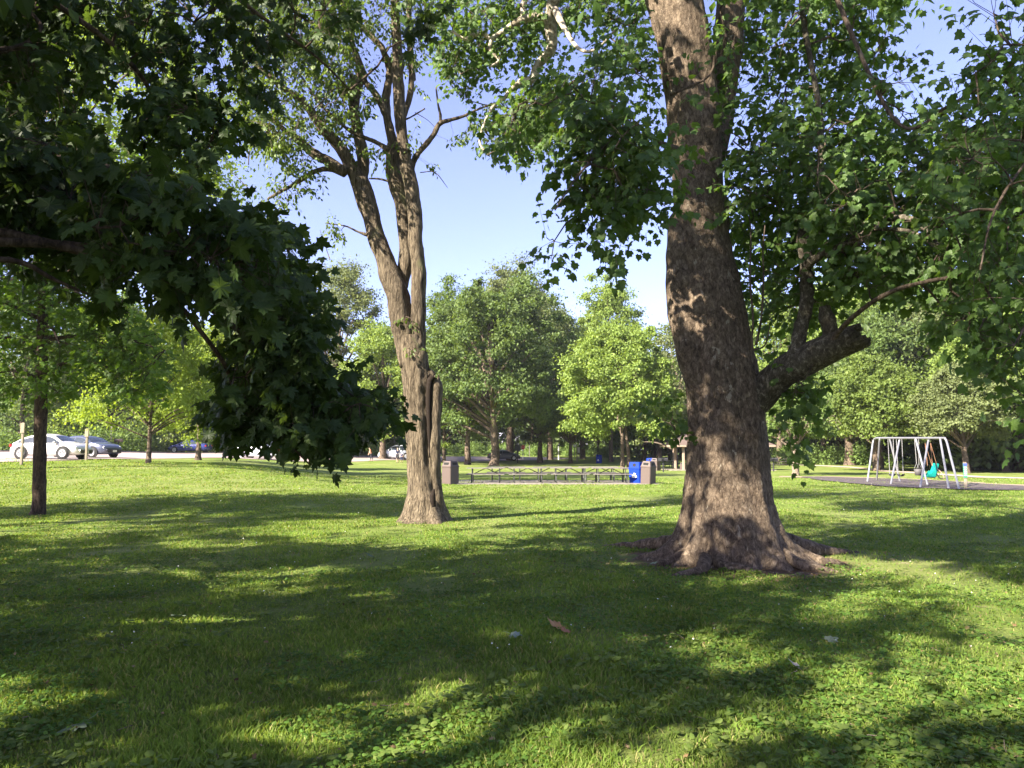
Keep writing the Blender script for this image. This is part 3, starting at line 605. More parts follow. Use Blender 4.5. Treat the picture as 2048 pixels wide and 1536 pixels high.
    adopt(b3.build('broken_stub', M['bark_ash'], None, True), t)
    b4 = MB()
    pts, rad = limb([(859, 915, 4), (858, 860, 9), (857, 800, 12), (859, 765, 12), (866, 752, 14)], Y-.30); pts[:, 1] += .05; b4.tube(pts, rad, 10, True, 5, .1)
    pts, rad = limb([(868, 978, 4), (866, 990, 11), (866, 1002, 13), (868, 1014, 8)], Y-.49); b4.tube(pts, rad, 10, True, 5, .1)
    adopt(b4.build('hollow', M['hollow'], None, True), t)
    lb = LB(); tb = MB()
    fol = [([(420, -20), (700, -20), (705, 120), (690, 220), (620, 270), (560, 290), (520, 300), (510, 280), (480, 240), (470, 120)], Y-1.8, Y+1.2, 950, -.2, [lim[0], lim[1], lim[2]]),
           ([(560, 360), (640, 330), (650, 350), (600, 385), (540, 440), (525, 415)], Y-.5, Y, 40, -1, [lim[2]]),
           ([(480, 220), (590, 250), (640, 310), (600, 350), (560, 330), (500, 290)], Y-1, Y, 75, -.2, [lim[1]]),
           ([(690, 280), (640, 240), (650, 140), (740, 100), (760, 200), (770, 280), (740, 330)], Y-.6, Y+.6, 75, -.1, [lim[6], lim[4]]),
           ([(700, -20), (860, -20), (850, 60), (830, 170), (800, 190), (790, 60), (750, 60), (710, 90)], Y-.6, Y+1, 150, -.2, [lim[5], lim[10]]),
           ([(840, 330), (880, 300), (900, 270), (1000, 200), (1030, 230), (1060, 290), (990, 300), (940, 270), (880, 290), (860, 330)], Y-.3, Y+.3, 46, -.6, [lim[7]]),
           ([(690, 465), (660, 462), (640, 440), (680, 440)], Y-.4, Y, 9, -2, [lim[12]]), ([(795, 260), (822, 270), (815, 330), (800, 300)], Y-.3, Y-.2, 6, -2, [main[1]]), ([(730, 280), (775, 290), (775, 330), (740, 320)], Y-.6, Y-.3, 10, -2, [lim[6]]),
           ([(815, 630), (824, 630), (824, 700), (816, 700)], Y-.45, Y-.35, 4, -2, [main[0]])]
    for i, (pl, y0, y1, n, thr, sk) in enumerate(fol):
        q = sample_poly(rs, pl, y0, y1, n, thr, 1.5, 40+i); out = branch_net(tb, rs, skelpts(sk), q, 7, .02, .006, .05)
        s_ = sprays(lb, rs, q, out, 'oval', .118, 13, .42, .6, .6); twigs(tb, s_, .004)
    q = unit(rs.randn(3000, 3))*rs.uniform(.3, 1, (3000, 1))**.5*np.array([5.5, 5, 4])+np.array([-3, 17.5, 15]); q = q[off_frame(q)]; q = q[snoise(q, 8, 1.) > -.1][:1000]
    sprays(lb, rs, q, rs.randn(len(q), 3), 'rhomb', .18, 6, .6, .5, .4)
    # bare dead twigs
    for pl in ([(840, 345, 2), (870, 345, 2), (895, 375, 1)], [(500, 380, 2), (470, 350, 1), (450, 330, 1)], [(660, 520, 2), (650, 490, 1), (640, 460, 1)], [(830, 225, 2), (855, 240, 1), (870, 255, 1)]):
        p, r = limb(pl, Y); tb.tube(p, r, 4, False, 4)
    adopt(tb.build('twigs', M['bark'], None, True), t); adopt(lb.build('crown', M['ash']), t)
centre_tree()

# ============================================================ the near maple, its trunk out of frame on the left
def maple():
    rs = np.random.RandomState(21)
    t = thing('maple_tree', 'dark maple with large pointed leaves hanging into the left of the view', 'tree', (-8, 4, 0))
    mb = MB(); tr = np.array([(-8, 4, -.1), (-7.95, 4, 1), (-8, 4.1, 3), (-7.8, 4.3, 6), (-7.6, 4.5, 9), (-7.5, 4.5, 12)]); mb.tube(tr, [.34, .27, .24, .2, .14, .05], 20, True, 6, .08)
    def lw(start, pl, Ys, r0):
        p, r = limb(pl, Ys); p = np.vstack([np.array([start]), p]); r = np.concatenate([[r0], r]); return p, r
    ls = [lw((-7.9, 4.1, 2.6), [(-400, 350, 40), (-100, 440, 26), (150, 500, 17), (330, 560, 13), (450, 640, 10), (550, 720, 8), (640, 800, 6), (720, 830, 4)], [4.6, 5, 5.3, 5.6, 5.9, 6.2, 6.5, 6.8], .12),
          lw((-7.9, 4.1, 3.4), [(-300, 200, 30), (0, 300, 18), (200, 330, 13), (380, 400, 9), (500, 440, 7), (600, 480, 5)], [4.8, 5.4, 5.8, 6.3, 6.8, 7.2], .1),
          lw((-7.8, 4.2, 5.), [(-300, -200, 22), (0, -60, 16), (200, 70, 11), (280, 150, 10), (330, 230, 6), (400, 290, 4)], [6, 7, 7.6, 8, 8.3, 8.6], .1),
          lw((-7.7, 4.3, 6.), [(0, -400, 20), (300, -150, 13), (480, 0, 9), (560, 60, 7), (640, 120, 5), (700, 180, 3)], [7, 8, 8.6, 9, 9.4, 9.7], .1),
          lw((-7.8, 4.2, 4.), [(-300, 60, 20), (0, 100, 12), (80, 60, 8), (60, 20, 6)], [6, 7, 7.3, 7.5], .08),
          lw((-7.9, 4.1, 2.2), [(-500, 480, 26), (-200, 520, 16), (20, 520, 12), (110, 560, 8), (180, 590, 4)], [4, 4.6, 5, 5.2, 5.4], .1),
          lw((-7.9, 4.1, 2.9), [(-100, 480, 20), (250, 520, 12), (430, 700, 9), (480, 800, 7), (560, 870, 5), (620, 930, 3)], [5, 5.6, 6, 6.3, 6.5, 6.7], .08)]
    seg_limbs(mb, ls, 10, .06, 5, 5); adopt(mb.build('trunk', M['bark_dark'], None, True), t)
    lb = LB(); tb = MB()
    fol = [([(-150, 260), (60, 250), (240, 300), (380, 350), (460, 370), (510, 460), (575, 520), (580, 560), (540, 590), (500, 570), (430, 600), (360, 590), (300, 550), (200, 560), (120, 550), (70, 490), (-150, 460)], 4.6, 6.8, 430, -.3, [ls[0], ls[1], ls[5]], .108),
           ([(150, 360), (300, 360), (430, 420), (460, 480), (400, 540), (300, 540), (180, 520)], 4.2, 4.9, 30, -.3, [ls[0], ls[1]], .125),
           ([(500, 590), (570, 580), (600, 640), (640, 670), (600, 730), (660, 760), (720, 785), (775, 805), (750, 835), (700, 850), (660, 880), (610, 895), (560, 875), (510, 850), (470, 835), (450, 820), (470, 780), (455, 730), (500, 690)], 5.8, 7.6, 500, -.55, [ls[0], ls[6]], .108),
           ([(560, 480), (600, 500), (610, 560), (590, 620), (540, 600), (540, 520)], 6.4, 7.6, 40, -.5, [ls[1], ls[0]], .13),
           ([(-150, -60), (300, -60), (700, -60), (680, 60), (600, 130), (560, 210), (500, 250), (450, 290), (420, 330), (300, 330), (-150, 330)], 7.6, 11, 880, -.15, [ls[2], ls[3], ls[4], ls[1]], .12),
           ([(-150, -60), (180, -60), (150, 60), (200, 200), (180, 330), (-150, 330)], 6.6, 9, 200, -.4, [ls[2], ls[4]], .13),
           ([(280, 200), (420, 180), (450, 260), (420, 350), (300, 330)], 7, 8.6, 80, -.5, [ls[2]], .13),
           ([(760, 10), (880, 0), (870, 70), (800, 80)], 9, 9.6, 7, -2, [ls[3]], .13)]
    for i, (pl, y0, y1, n, thr, sk, sz) in enumerate(fol):
        q = sample_poly(rs, pl, y0, y1, n, thr, 1.9, 70+i)
        if i == 4: q = q[snoise(q, 3, 2.6) > -.45]
        out = branch_net(tb, rs, skelpts(sk), q, 9, .018, .005, .08)
        s_ = sprays(lb, rs, q, out, 'maple', sz, 8, .27, .75, .5); twigs(tb, s_)
    q = unit(rs.randn(9000, 3))*rs.uniform(.4, 1, (9000, 1))**.5*np.array([5.5, 6, 4.5])+np.array([-7.5, 3.5, 7.2]); q = q[off_frame(q, 60)]; q = q[q[:, 2] > 3]; q = q[light_ok(rs, q)][:2000]
    sprays(lb, rs, q, rs.randn(len(q), 3), 'rhomb', .2, 8, .32, .6, .4)
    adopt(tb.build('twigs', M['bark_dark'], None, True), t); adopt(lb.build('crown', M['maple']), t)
maple()

# trees standing beside and behind the path, out of frame: placed and thinned to throw the foreground shade
def shade_tree(name, label, base, c, r, n, seed, leaf='mid', trunk=.35):
    rs = np.random.RandomState(seed); bz = float(H(*base)); t = thing(name, label, 'tree', (*base, bz), 0, 'trees beyond the left edge and behind the viewpoint')
    mb = MB(); top = np.array(c)+[0, 0, r[2]*.5]; b = np.array([*base, bz-.1]); ptsx = [b, b+[0, 0, 1.5], b*.6+top*.4, top]; mb.tube(ptsx, [trunk*1.2, trunk, trunk*.7, .06], 16, True, 5, .08)
    for k in range(10):
        a = rs.uniform(0, 6.28); e = np.array(c)+np.array([math.cos(a)*r[0], math.sin(a)*r[1], rs.uniform(-.5, .6)*r[2]])*.75; s_ = np.array(ptsx[2])*.5+np.array(ptsx[3])*.5*1.; s_ = np.array(ptsx[1])*(1-(k+3)/14)+top*(k+3)/14
        mb.tube([s_, (s_+e)/2+[0, 0, .4], e], [trunk*.35, trunk*.2, .03], 8, True, 4)
    adopt(mb.build('trunk', M['bark'], None, True), t); lb = LB()
    q = unit(rs.randn(n*4, 3))*rs.uniform(.25, 1, (n*4, 1))**.5*np.array(r)+np.array(c); q = q[off_frame(q, 40)]; q = q[q[:, 2] > 2.4]; q = q[snoise(q, seed, 1.) > -.35]; q = q[light_ok(rs, q)][:n]
    sprays(lb, rs, q, rs.randn(len(q), 3), 'rhomb', .24, 8, .36, .5, .4); adopt(lb.build('crown', M[leaf]), t)
shade_tree('park_tree', 'leafy tree out of frame behind the viewpoint on its left side', (-12, -9), (-12, -4, 8.5), (6, 6, 5), 1900, 1)
shade_tree('park_tree', 'leafy tree out of frame directly behind the viewpoint', (-3.5, -9), (-4, -8.5, 8.5), (5.5, 5, 4.5), 1500, 2)
shade_tree('park_tree', 'very tall tree added for its shade, out of frame close behind the viewpoint', (-6, -8.5), (-6, -1, 13.5), (6.5, 6, 5), 2000, 4)
shade_tree('park_tree', 'medium tree added for its shade, out of frame to the left, nearer than the tall one', (-19, 3), (-15.5, 3.5, 8.5), (4.8, 3.6, 4.), 1700, 6)
shade_tree('park_tree', 'tall tree out of frame left of the small oak', (-23, 8), (-22, 8.5, 10.5), (6.5, 5.5, 5.5), 2600, 3)

# ============================================================ young oak at the left edge
def young_oak():
    rs = np.random.RandomState(8); Y = 19.4; b = P(76, 1028, Y)
    t = thing('young_oak', 'slim young oak with dark straight trunk and layered narrow-lobed leaves at left edge', 'tree', (b[0], Y, 0))
    mb = MB(); p, r = limb([(75, 1034, 34), (77, 1015, 27), (79, 950, 24), (81, 850, 23), (83, 760, 22), (84, 690, 21), (86, 600, 18), (88, 500, 14), (92, 400, 9), (95, 300, 5)], Y); mb.tube(p, r, 20, True, 6, .07, 3)
    ls = []
    for (py, ex, ey, dy) in ((745, 220, 735, -1), (700, -60, 690, -.8), (680, 330, 700, -1.6), (735, 40, 700, 1.2), (640, -90, 600, .6), (620, 260, 570, .8), (590, 180, 600, -1.5), (560, -30, 520, -.9), (520, 280, 480, .3), (480, 200, 430, .9), (450, -40, 420, 0), (700, 150, 640, 1.5), (760, -40, 760, .9), (660, 120, 690, -1.7)):
        x0 = 84; a = P(x0, py, Y); e = P(ex, ey, Y+dy); m_ = (a+e)/2+[0, 0, .25]; l = (np.array([a, m_, e]), np.array([.06, .035, .012])); ls.append(l); mb.tube(l[0], l[1], 8, True, 5, .08)
    adopt(mb.build('trunk', M['bark_dark'], None, True), t); lb = LB(); tb = MB()
    for i, (pl, y0, y1, n, thr) in enumerate([([(-200, 480), (100, 440), (290, 470), (300, 560), (250, 610), (330, 680), (345, 740), (300, 790), (180, 760), (140, 790), (0, 800), (-200, 780)], Y-1.9, Y+1.9, 1350, -.15), ([(120, 680), (200, 660), (300, 680), (360, 730), (330, 770), (280, 800), (170, 760)], Y-2.2, Y-.8, 90, -.3), ([(-200, 250), (300, 260), (300, 480), (-200, 500)], Y-1.5, Y+1.5, 160, -.1)]):
        q = sample_poly(rs, pl, y0, y1, n, thr, 2., 90+i); q[:, 2] += snoise(q, 5, 2)*.1
        out = branch_net(tb, rs, skelpts(ls), q, 8, .016, .006, .03); out[:, 2] *= .3
        s_ = sprays(lb, rs, q, out, 'star', .15, 11, .42, .25, .5); twigs(tb, s_, .004)
    adopt(tb.build('twigs', M['bark_dark'], None, True), t); adopt(lb.build('crown', M['oak']), t)
young_oak()
# ============================================================ the park trees behind
def clumps(rs, c, rx, ry, rz, nc, cr, egg=.0):
    u = unit(rs.randn(nc, 3)); u[:, 2] = np.where(u[:, 2] < -.9, -u[:, 2], u[:, 2]); rr = rs.uniform(.45, 1, nc)**.6
    q = u*(rr*(1+.20*snoise(u, int(rs.rand()*999), 2.6)))[:, None]; hz = np.sqrt(q[:, 0]**2+q[:, 1]**2)+1e-6; low = q[:, 2] < 0; tgt = np.where(low, np.clip(rr*rs.uniform(.75, 1.05, nc), 0, 1), hz); q[:, :2] *= (tgt/hz)[:, None]; wz = 1-egg*np.clip(q[:, 2], 0, 1); q = q*np.stack([wz*rx, wz*ry, np.full(nc, rz)], 1)+np.array(c); return q, cr*rs.uniform(.35, 1.6, nc)
def clump_leaves(lb, rs, C, R_, per, size, kind='rhomb', flat=.62):
    n = len(C)*per; u = unit(rs.randn(n, 3)+np.array([0, 0, .25])); k = np.repeat(np.arange(len(C)), per)
    r = R_[k]*np.abs(rs.randn(n)*.45+.75); p = C[k]+u*r[:, None]*np.array([1, 1, flat])
    nr = u*.6+np.array([0, 0, .55])+rs.randn(n, 3)*.4; tip = rs.randn(n, 3)+np.array([0, 0, -.5])
    lb.add(kind, p, tip, nr, size*rs.uniform(.6, 1.3, n))
def bg_tree(name, label, px, Y, basepy_trunkw, top, half, bot, kind, seed, nl=15000, size=.34, dx=0, egg=.45, lean=0, cat='tree', group=None, bark='bark', nc=None, crf=.27, twin=False, dead=0):
    rs = np.random.RandomState(seed); b = G(px, Y); tw = basepy_trunkw/F*Y/2; t = thing(name, label, cat, b, 0, group)
    zt = P(px, top, Y)[2]; zb = P(px, min(bot+12, 893), Y)[2]; rx = half/F*Y; c = np.array([b[0]+dx/F*Y, Y, (zt+zb)/2]); rz = (zt-zb)/2*.9
    mb = MB(); topc = np.array([c[0], Y, zt-rz*.4]); hb = zb-b[2]
    def stem(o, tw_):
        p = [b+[o, 0, -.15], b+[o, 0, .25], b+[o+lean*.3, 0, hb*.6], np.array([c[0]*.5+(b[0]+o+lean)*.5, Y, zb+rz*.5]), topc]; mb.tube(p, [tw_*1.45, tw_*1.05, tw_*.9, tw_*.6, tw_*.12], 12, True, 5, .09, seed)
        return p[3]
    f = stem(0, tw)
    if twin: stem(tw*2.6, tw*.9)
    rx *= 1.2; egg *= .75;  nc = int((nc or 75)*2.6); nl = int(nl*1.9); size *= .9; C, R_ = clumps(rs, c, rx, rx, rz*1.02, nc, rx*crf*.62, egg); C += rs.randn(len(C), 3)*rx*.07
    for k in range(0, len(C), 9): 
        e = C[k]; s_ = b*(1)+0; h0 = np.clip((e[2]-b[2])*.55, hb*.8, None); s_ = np.array([b[0]+(c[0]-b[0])*.3, Y, b[2]+h0]); mb.tube([s_, (s_+e)/2+[0, 0, .08*rx], e], [tw*.38, tw*.24, tw*.08], 6, True, 4)
    for k in range(dead):
        a = rs.uniform(0, 6.28); s_ = np.array([c[0], Y, zb+rz*rs.uniform(.1, 1.3)]); e = s_+np.array([math.cos(a)*rx*1.05, -abs(math.sin(a))*rx*.95, rs.uniform(-.15, .45)*rx]); mm = (s_+e)/2+rs.randn(3)*.15*rx*.5
        mb.tube([s_, mm, e], [tw*.3, tw*.16, .015], 6, True, 4)
        for j in range(7): q = mm+(e-mm)*rs.uniform(0, 1); mb.tube([q, q+rs.randn(3)*.16*rx], [.022, .008], 4, False)
    adopt(mb.build('trunk', M['dead' if dead else bark], None, True), t); lb = LB(); clump_leaves(lb, rs, C, R_, max(20, nl//len(C)), size); adopt(lb.build('crown', M[kind]), t); return t
GR = 'park trees across the lawn'
T_ = [
 ('park_tree', 'tall bright tree in the row behind the swings, above the thick grey trunk', 1680, 104, 14, 540, 120, 860, 'bright', 35, dict(nl=22000, size=.38)),
 ('park_tree', 'tall fresh green tree in the row behind the swings, above the silver frame', 1790, 98, 14, 530, 120, 860, 'mid', 36, dict(nl=22000, size=.38)),
 ('park_tree', 'tall fresh green tree behind the right edge of the mulch bed', 1985, 84, 14, 540, 120, 860, 'bright', 37, dict(nl=22000, size=.36)),
 ('park_tree', 'distant green tree filling the gap between the centre group and the twin trunk', 1165, 116, 12, 640, 70, 870, 'bright', 38, dict(nl=16000, size=.4)),
 ('tall_tree', 'tall sunlit tree at the left edge, seen through the gaps in the dark maple canopy', -110, 34, 24, -120, 300, 560, 'bright', 34, dict(nl=22000, size=.24, dx=210, nc=100, crf=.2, egg=.3)),
 ('park_tree', 'leafy green tree behind the car park at the left edge of the view', 40, 84, 14, 560, 130, 880, 'mid', 31, dict(nl=22000)),
 ('park_tree', 'leafy green tree behind the car park beyond the yellow-green tree', 210, 90, 14, 590, 120, 880, 'bright', 32, dict(nl=22000)),
 ('park_tree', 'tall dark tree rising behind the car park left of the grey-green tree', 540, 104, 14, 600, 110, 880, 'mid', 33, dict(nl=18000)),
 # name, label, px, Y, trunk w, top, half, bottom, kind, seed, extras
 ('lime_tree', 'small bright yellow-green tree beside the car park, nearest the cars', 298, 42.5, 10, 610, 105, 885, 'lime', 1, dict(nl=16000, size=.2, egg=.5)),
 ('lime_tree', 'small yellow-green tree beside the car park, behind the dark maple leaves', 397, 52, 11, 640, 85, 888, 'lime', 2, dict(nl=14000, size=.22, egg=.5)),
 ('broad_tree', 'olive tree with cream tinge behind the yellow-green pair', 440, 95, 14, 640, 110, 880, 'grey', 3, dict(nl=14000)),
 ('tall_grey_tree', 'tall grey-green tree rising left of the forked trunk', 668, 98, 16, 528, 98, 880, 'grey', 4, dict(nl=26000, size=.36, egg=.35)),
 ('park_tree', 'light green tree directly left of the forked trunk', 765, 92, 14, 655, 85, 885, 'bright', 5, dict(nl=18000)),
 ('park_tree', 'thin dark trunk tree just right of the forked trunk', 888, 95, 8, 560, 70, 880, 'mid', 6, dict(nl=18000)),
 ('park_tree', 'maple with dark mossy trunk beyond the left end of the tables', 935, 90, 13, 640, 80, 880, 'bright', 7, dict(nl=20000)),
 ('park_tree', 'largest maple of the centre group with a leaning pale trunk', 988, 84, 20, 530, 125, 892, 'mid', 8, dict(nl=44000, size=.36, lean=.5, dx=-15, nc=120, crf=.2, egg=.35)),
 ('park_tree', 'tall round-topped tree behind the largest centre maple', 1020, 108, 16, 522, 105, 840, 'grey', 9, dict(nl=30000, size=.4, nc=90)),
 ('park_tree', 'dark low-crowned tree right of the stop sign', 1080, 98, 11, 690, 80, 895, 'dark', 10, dict(nl=22000)),
 ('park_tree', 'dark green tree forming the right shoulder of the centre group', 1100, 112, 12, 590, 62, 840, 'mid', 11, dict(nl=20000)),
 ('park_tree', 'slim trunk tree left of the white sign board', 1141, 96, 8, 760, 60, 885, 'bright', 12, dict(nl=12000)),
 ('park_tree', 'small tree behind the distant blue bin', 1196, 128, 5, 800, 50, 890, 'bright', 13, dict(nl=6000, size=.42)),
 ('park_tree', 'pale green pointed tree with twin trunk beyond the blue bin', 1245, 70, 9, 640, 100, 885, 'bright', 14, dict(nl=40000, size=.3, nc=110, crf=.2, egg=.5, twin=True)),
 ('park_tree', 'tall pale tree peeking above the twin-trunk tree', 1222, 104, 9, 568, 82, 850, 'bright', 15, dict(nl=24000, size=.38, egg=.6)),
 ('park_tree', 'tree with light trunk base left of the shelter', 1288, 118, 10, 760, 55, 885, 'mid', 16, dict(nl=9000, size=.42)),
 ('park_tree', 'thick-trunked tree just left of the shelter', 1319, 115, 11, 700, 55, 885, 'mid', 17, dict(nl=12000, size=.42)),
 ('half_bare_tree', 'half-bare tree with dry branches showing beside the sycamore trunk', 1350, 82, 12, 640, 72, 885, 'grey', 18, dict(nl=7000, size=.3, dead=16)),
 ('slim_tree', 'slim pale trunk tree standing between the sycamore and the swings', 1590, 52, 13, 760, 62, 880, 'mid', 19, dict(nl=4500, size=.24, dead=8)),
 ('park_tree', 'tree with dark trunk behind the grill post', 1648, 96, 12, 640, 90, 870, 'mid', 20, dict(nl=20000)),
 ('park_tree', 'broad tree with thick flared grey trunk left of the swings', 1699, 88, 21, 600, 120, 872, 'bright', 21, dict(nl=36000, size=.36, nc=110, crf=.22)),
 ('park_tree', 'dark-trunked tree right behind the left swing legs', 1751, 64, 13, 720, 100, 868, 'bright', 22, dict(nl=34000, size=.28, nc=100, crf=.22)),
 ('park_tree', 'tree with pale trunk showing between the left swing legs', 1763, 72, 7, 620, 95, 860, 'mid', 23, dict(nl=22000, size=.32)),
 ('half_bare_tree', 'half-bare tree with a tangle of grey branches above the swings', 1840, 74, 12, 590, 100, 850, 'grey', 24, dict(nl=16000, size=.3, dead=14)),
 ('park_tree', 'grey-green tree with leaning trunk behind the trail marker', 1932, 57, 12, 720, 72, 895, 'grey', 25, dict(nl=26000, size=.24, lean=-.3, nc=90)),
 ('park_tree', 'bright leafy tree at the right edge above the path', 2010, 62, 14, 600, 110, 880, 'bright', 26, dict(nl=30000, size=.3, nc=90)),
 ('park_tree', 'tall tree seen behind the broken limb of the sycamore', 1560, 100, 14, 590, 100, 860, 'bright', 27, dict(nl=22000, size=.38)),
 ('park_tree', 'tall tree at the back above the swings', 1900, 92, 14, 560, 130, 850, 'bright', 28, dict(nl=30000, size=.36, nc=90)),
]
for a in T_: bg_tree(a[0], a[1], a[2], a[3], a[4], a[5], a[6], a[7], a[8], a[9]+100, **a[10])
# woodland behind everything
def woodland(name, strips, leafm, seed, n, size, hr=(5, 9), trunks=True, cr=2.6, label=None):
    rs = np.random.RandomState(seed); C = []; R_ = []; mb = MB()
    for (p0, p1, Y0, Y1, cnt, h0, h1) in strips:
        for k in range(cnt):
            px = rs.uniform(p0, p1); Y = Y0+(Y1-Y0)*(px-p0)/(p1-p0)+rs.uniform(0, 14); g = G(px, Y); h = rs.uniform(h0, h1)
            for j in range(8): C.append(g+[rs.randn()*h*.24, rs.randn()*1.5, h*(.06+.94*(j+rs.rand())/8)]); R_.append(cr*rs.uniform(.6, 1.2)*(h/14+.35))
            if trunks: mb.tube([g-[0, 0, .2], g+[rs.randn()*.3, 0, h*.8]], [.22, .08], 6)
    if trunks:
        o = mb.build('woodland_trunks', M['bark_dark'], None, True); tag(o, label and 'dark trunks of the far wood behind the park trees' or None, 'wood' if label else None, kind='stuff')
    lb = LB(); clump_leaves(lb, rs, np.array(C), np.array(R_), n//len(C), size); o = lb.build(name, M[leafm]); tag(o, label, 'wood', kind='stuff'); return o
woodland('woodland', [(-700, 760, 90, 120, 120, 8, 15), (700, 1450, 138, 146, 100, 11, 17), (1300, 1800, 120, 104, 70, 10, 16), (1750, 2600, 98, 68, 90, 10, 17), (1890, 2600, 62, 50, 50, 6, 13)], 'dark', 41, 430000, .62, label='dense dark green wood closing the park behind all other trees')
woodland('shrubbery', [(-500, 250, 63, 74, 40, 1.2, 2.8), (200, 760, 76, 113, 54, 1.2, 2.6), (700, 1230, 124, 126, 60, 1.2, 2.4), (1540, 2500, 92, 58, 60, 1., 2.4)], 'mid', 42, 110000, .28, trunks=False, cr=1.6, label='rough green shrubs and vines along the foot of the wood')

# ============================================================ grass, clover, weeds
def turf():
    rs = np.random.RandomState(77)
    def scatter(n, z0, z1, spread=.86, pw=0.):
        Y = z0*(z1/z0)**(rs.rand(n)**(1.+pw)); x = rs.uniform(-1, 1, n)*(spread*Y+1.2); return x, Y
    def bad(x, y, extra=0):
        d = np.hypot((x-SY[0])/1.25, y-SY[1]+.1); b = d < .82+.4*(snoise(np.stack([x, y, x*0], 1), 9, 3.)+.4)*1.
        b |= np.hypot(x-CT[0], y-CT[1]) < .42; b |= np.hypot(x-(-12.2), y-19.4) < .25
        p = snoise(np.stack([x, y, x*0], 1), 12, 1.4); b |= (p > .84) & (rs.rand(len(x)) < .8)
        return b
    x, y = scatter(720000, 2.6, 46); k = ~bad(x, y); x = x[k]; y = y[k]; n = len(x)
    dens = snoise(np.stack([x, y, x*0], 1), 13, 2.5); k = rs.rand(n) < .78+.25*dens; x = x[k]; y = y[k]; n = len(x); dens = dens[k]
    base = np.stack([x, y, H(x, y)-.005], 1); h = rs.uniform(.018, .05, n)*(1+.35*dens)*(1+.35*np.clip((y-15)/30, 0, 1)); a = rs.uniform(0, 2*PI, n); w_ = (.0022+.0005*y)*rs.uniform(.7, 1.4, n)
    d = np.stack([np.cos(a), np.sin(a), a*0], 1); la = rs.uniform(0, 2*PI, n); le = np.stack([np.cos(la), np.sin(la), a*0], 1)*(h*rs.uniform(.15, 1.1, n))[:, None]; up = np.array([0, 0, 1.])
    V = np.stack([base-d*w_[:, None], base+d*w_[:, None], base+d*w_[:, None]*.7+up*(h*.6)[:, None]+le*.35, base-d*w_[:, None]*.7+up*(h*.6)[:, None]+le*.35, base+up*h[:, None]+le], 1).reshape(-1, 3)
    i = np.arange(n)*5; fl = np.stack([i, i+1, i+2, i+3, i+3, i+2, i+4], 1).ravel(); s0 = np.arange(n)*7; st_ = np.stack([s0, s0+4], 1).ravel(); tt = np.tile([4, 3], n)
    tag(mesh_np('grass', V, fl, st_, tt, M['grass']), 'short mown green grass of the lawn', 'grass', kind='stuff')
    # clover and violets
    lb = LB(); x, y = scatter(120000, 2.6, 26); p = snoise(np.stack([x, y, x*0], 1), 22, 1.1)+.25*snoise(np.stack([x, y, x*0], 1), 23, 5.); k = (p > -.25) & ~bad(x, y); x = x[k]; y = y[k]; n = len(x)
    q = np.stack([x, y, H(x, y)+rs.uniform(.012, .05, n)], 1); dd = rs.randn(n, 3); dd[:, 2] = rs.uniform(-.2, .3, n); nn = rs.randn(n, 3)*.35+[0, 0, 1]
    lb.add('round', q, dd, nn, rs.uniform(.014, .032, n)*(1+.02*y)); tag(lb.build('clover', M['clover']), 'low clover leaves spread through the lawn', 'clover', kind='stuff')
    lb = LB(); x, y = scatter(7500, 2.6, 18); p = snoise(np.stack([x, y, x*0], 1), 25, .8); k = (p > -.1) & ~bad(x, y); x = x[k]; y = y[k]; n = len(x)
    for j in range(5):
        a = rs.uniform(0, 6.28, n); q = np.stack([x+.02*np.cos(a), y+.02*np.sin(a), H(x, y)+rs.uniform(.015, .05, n)], 1); dd = np.stack([np.cos(a), np.sin(a), rs.uniform(0, .7, n)], 1); nn = np.stack([-np.cos(a)*.4, -np.sin(a)*.4, a*0+1], 1)+rs.randn(n, 3)*.2
        lb.add('oval' if j % 2 else 'round', q, dd, nn, rs.uniform(.022, .055, n))
    tag(lb.build('weeds', M['weed']), 'broad-leaved weeds and violets growing in the lawn', 'weeds', kind='stuff')
    lb = LB(); x, y = scatter(380, 6, 40); n = len(x); q = np.stack([x, y, H(x, y)+rs.uniform(.04, .075, n)], 1)
    lb.add('round', q, rs.randn(n, 3), np.tile([0, -.6, 1.], (n, 1))+rs.randn(n, 3)*.3, rs.uniform(.008, .014, n)*(1+.03*y)); tag(lb.build('clover_flowers', mat('clover_bloom', (.6, .6, .52), .8)), 'tiny white clover flowers dotted over the lawn', 'flowers', kind='stuff')
turf()
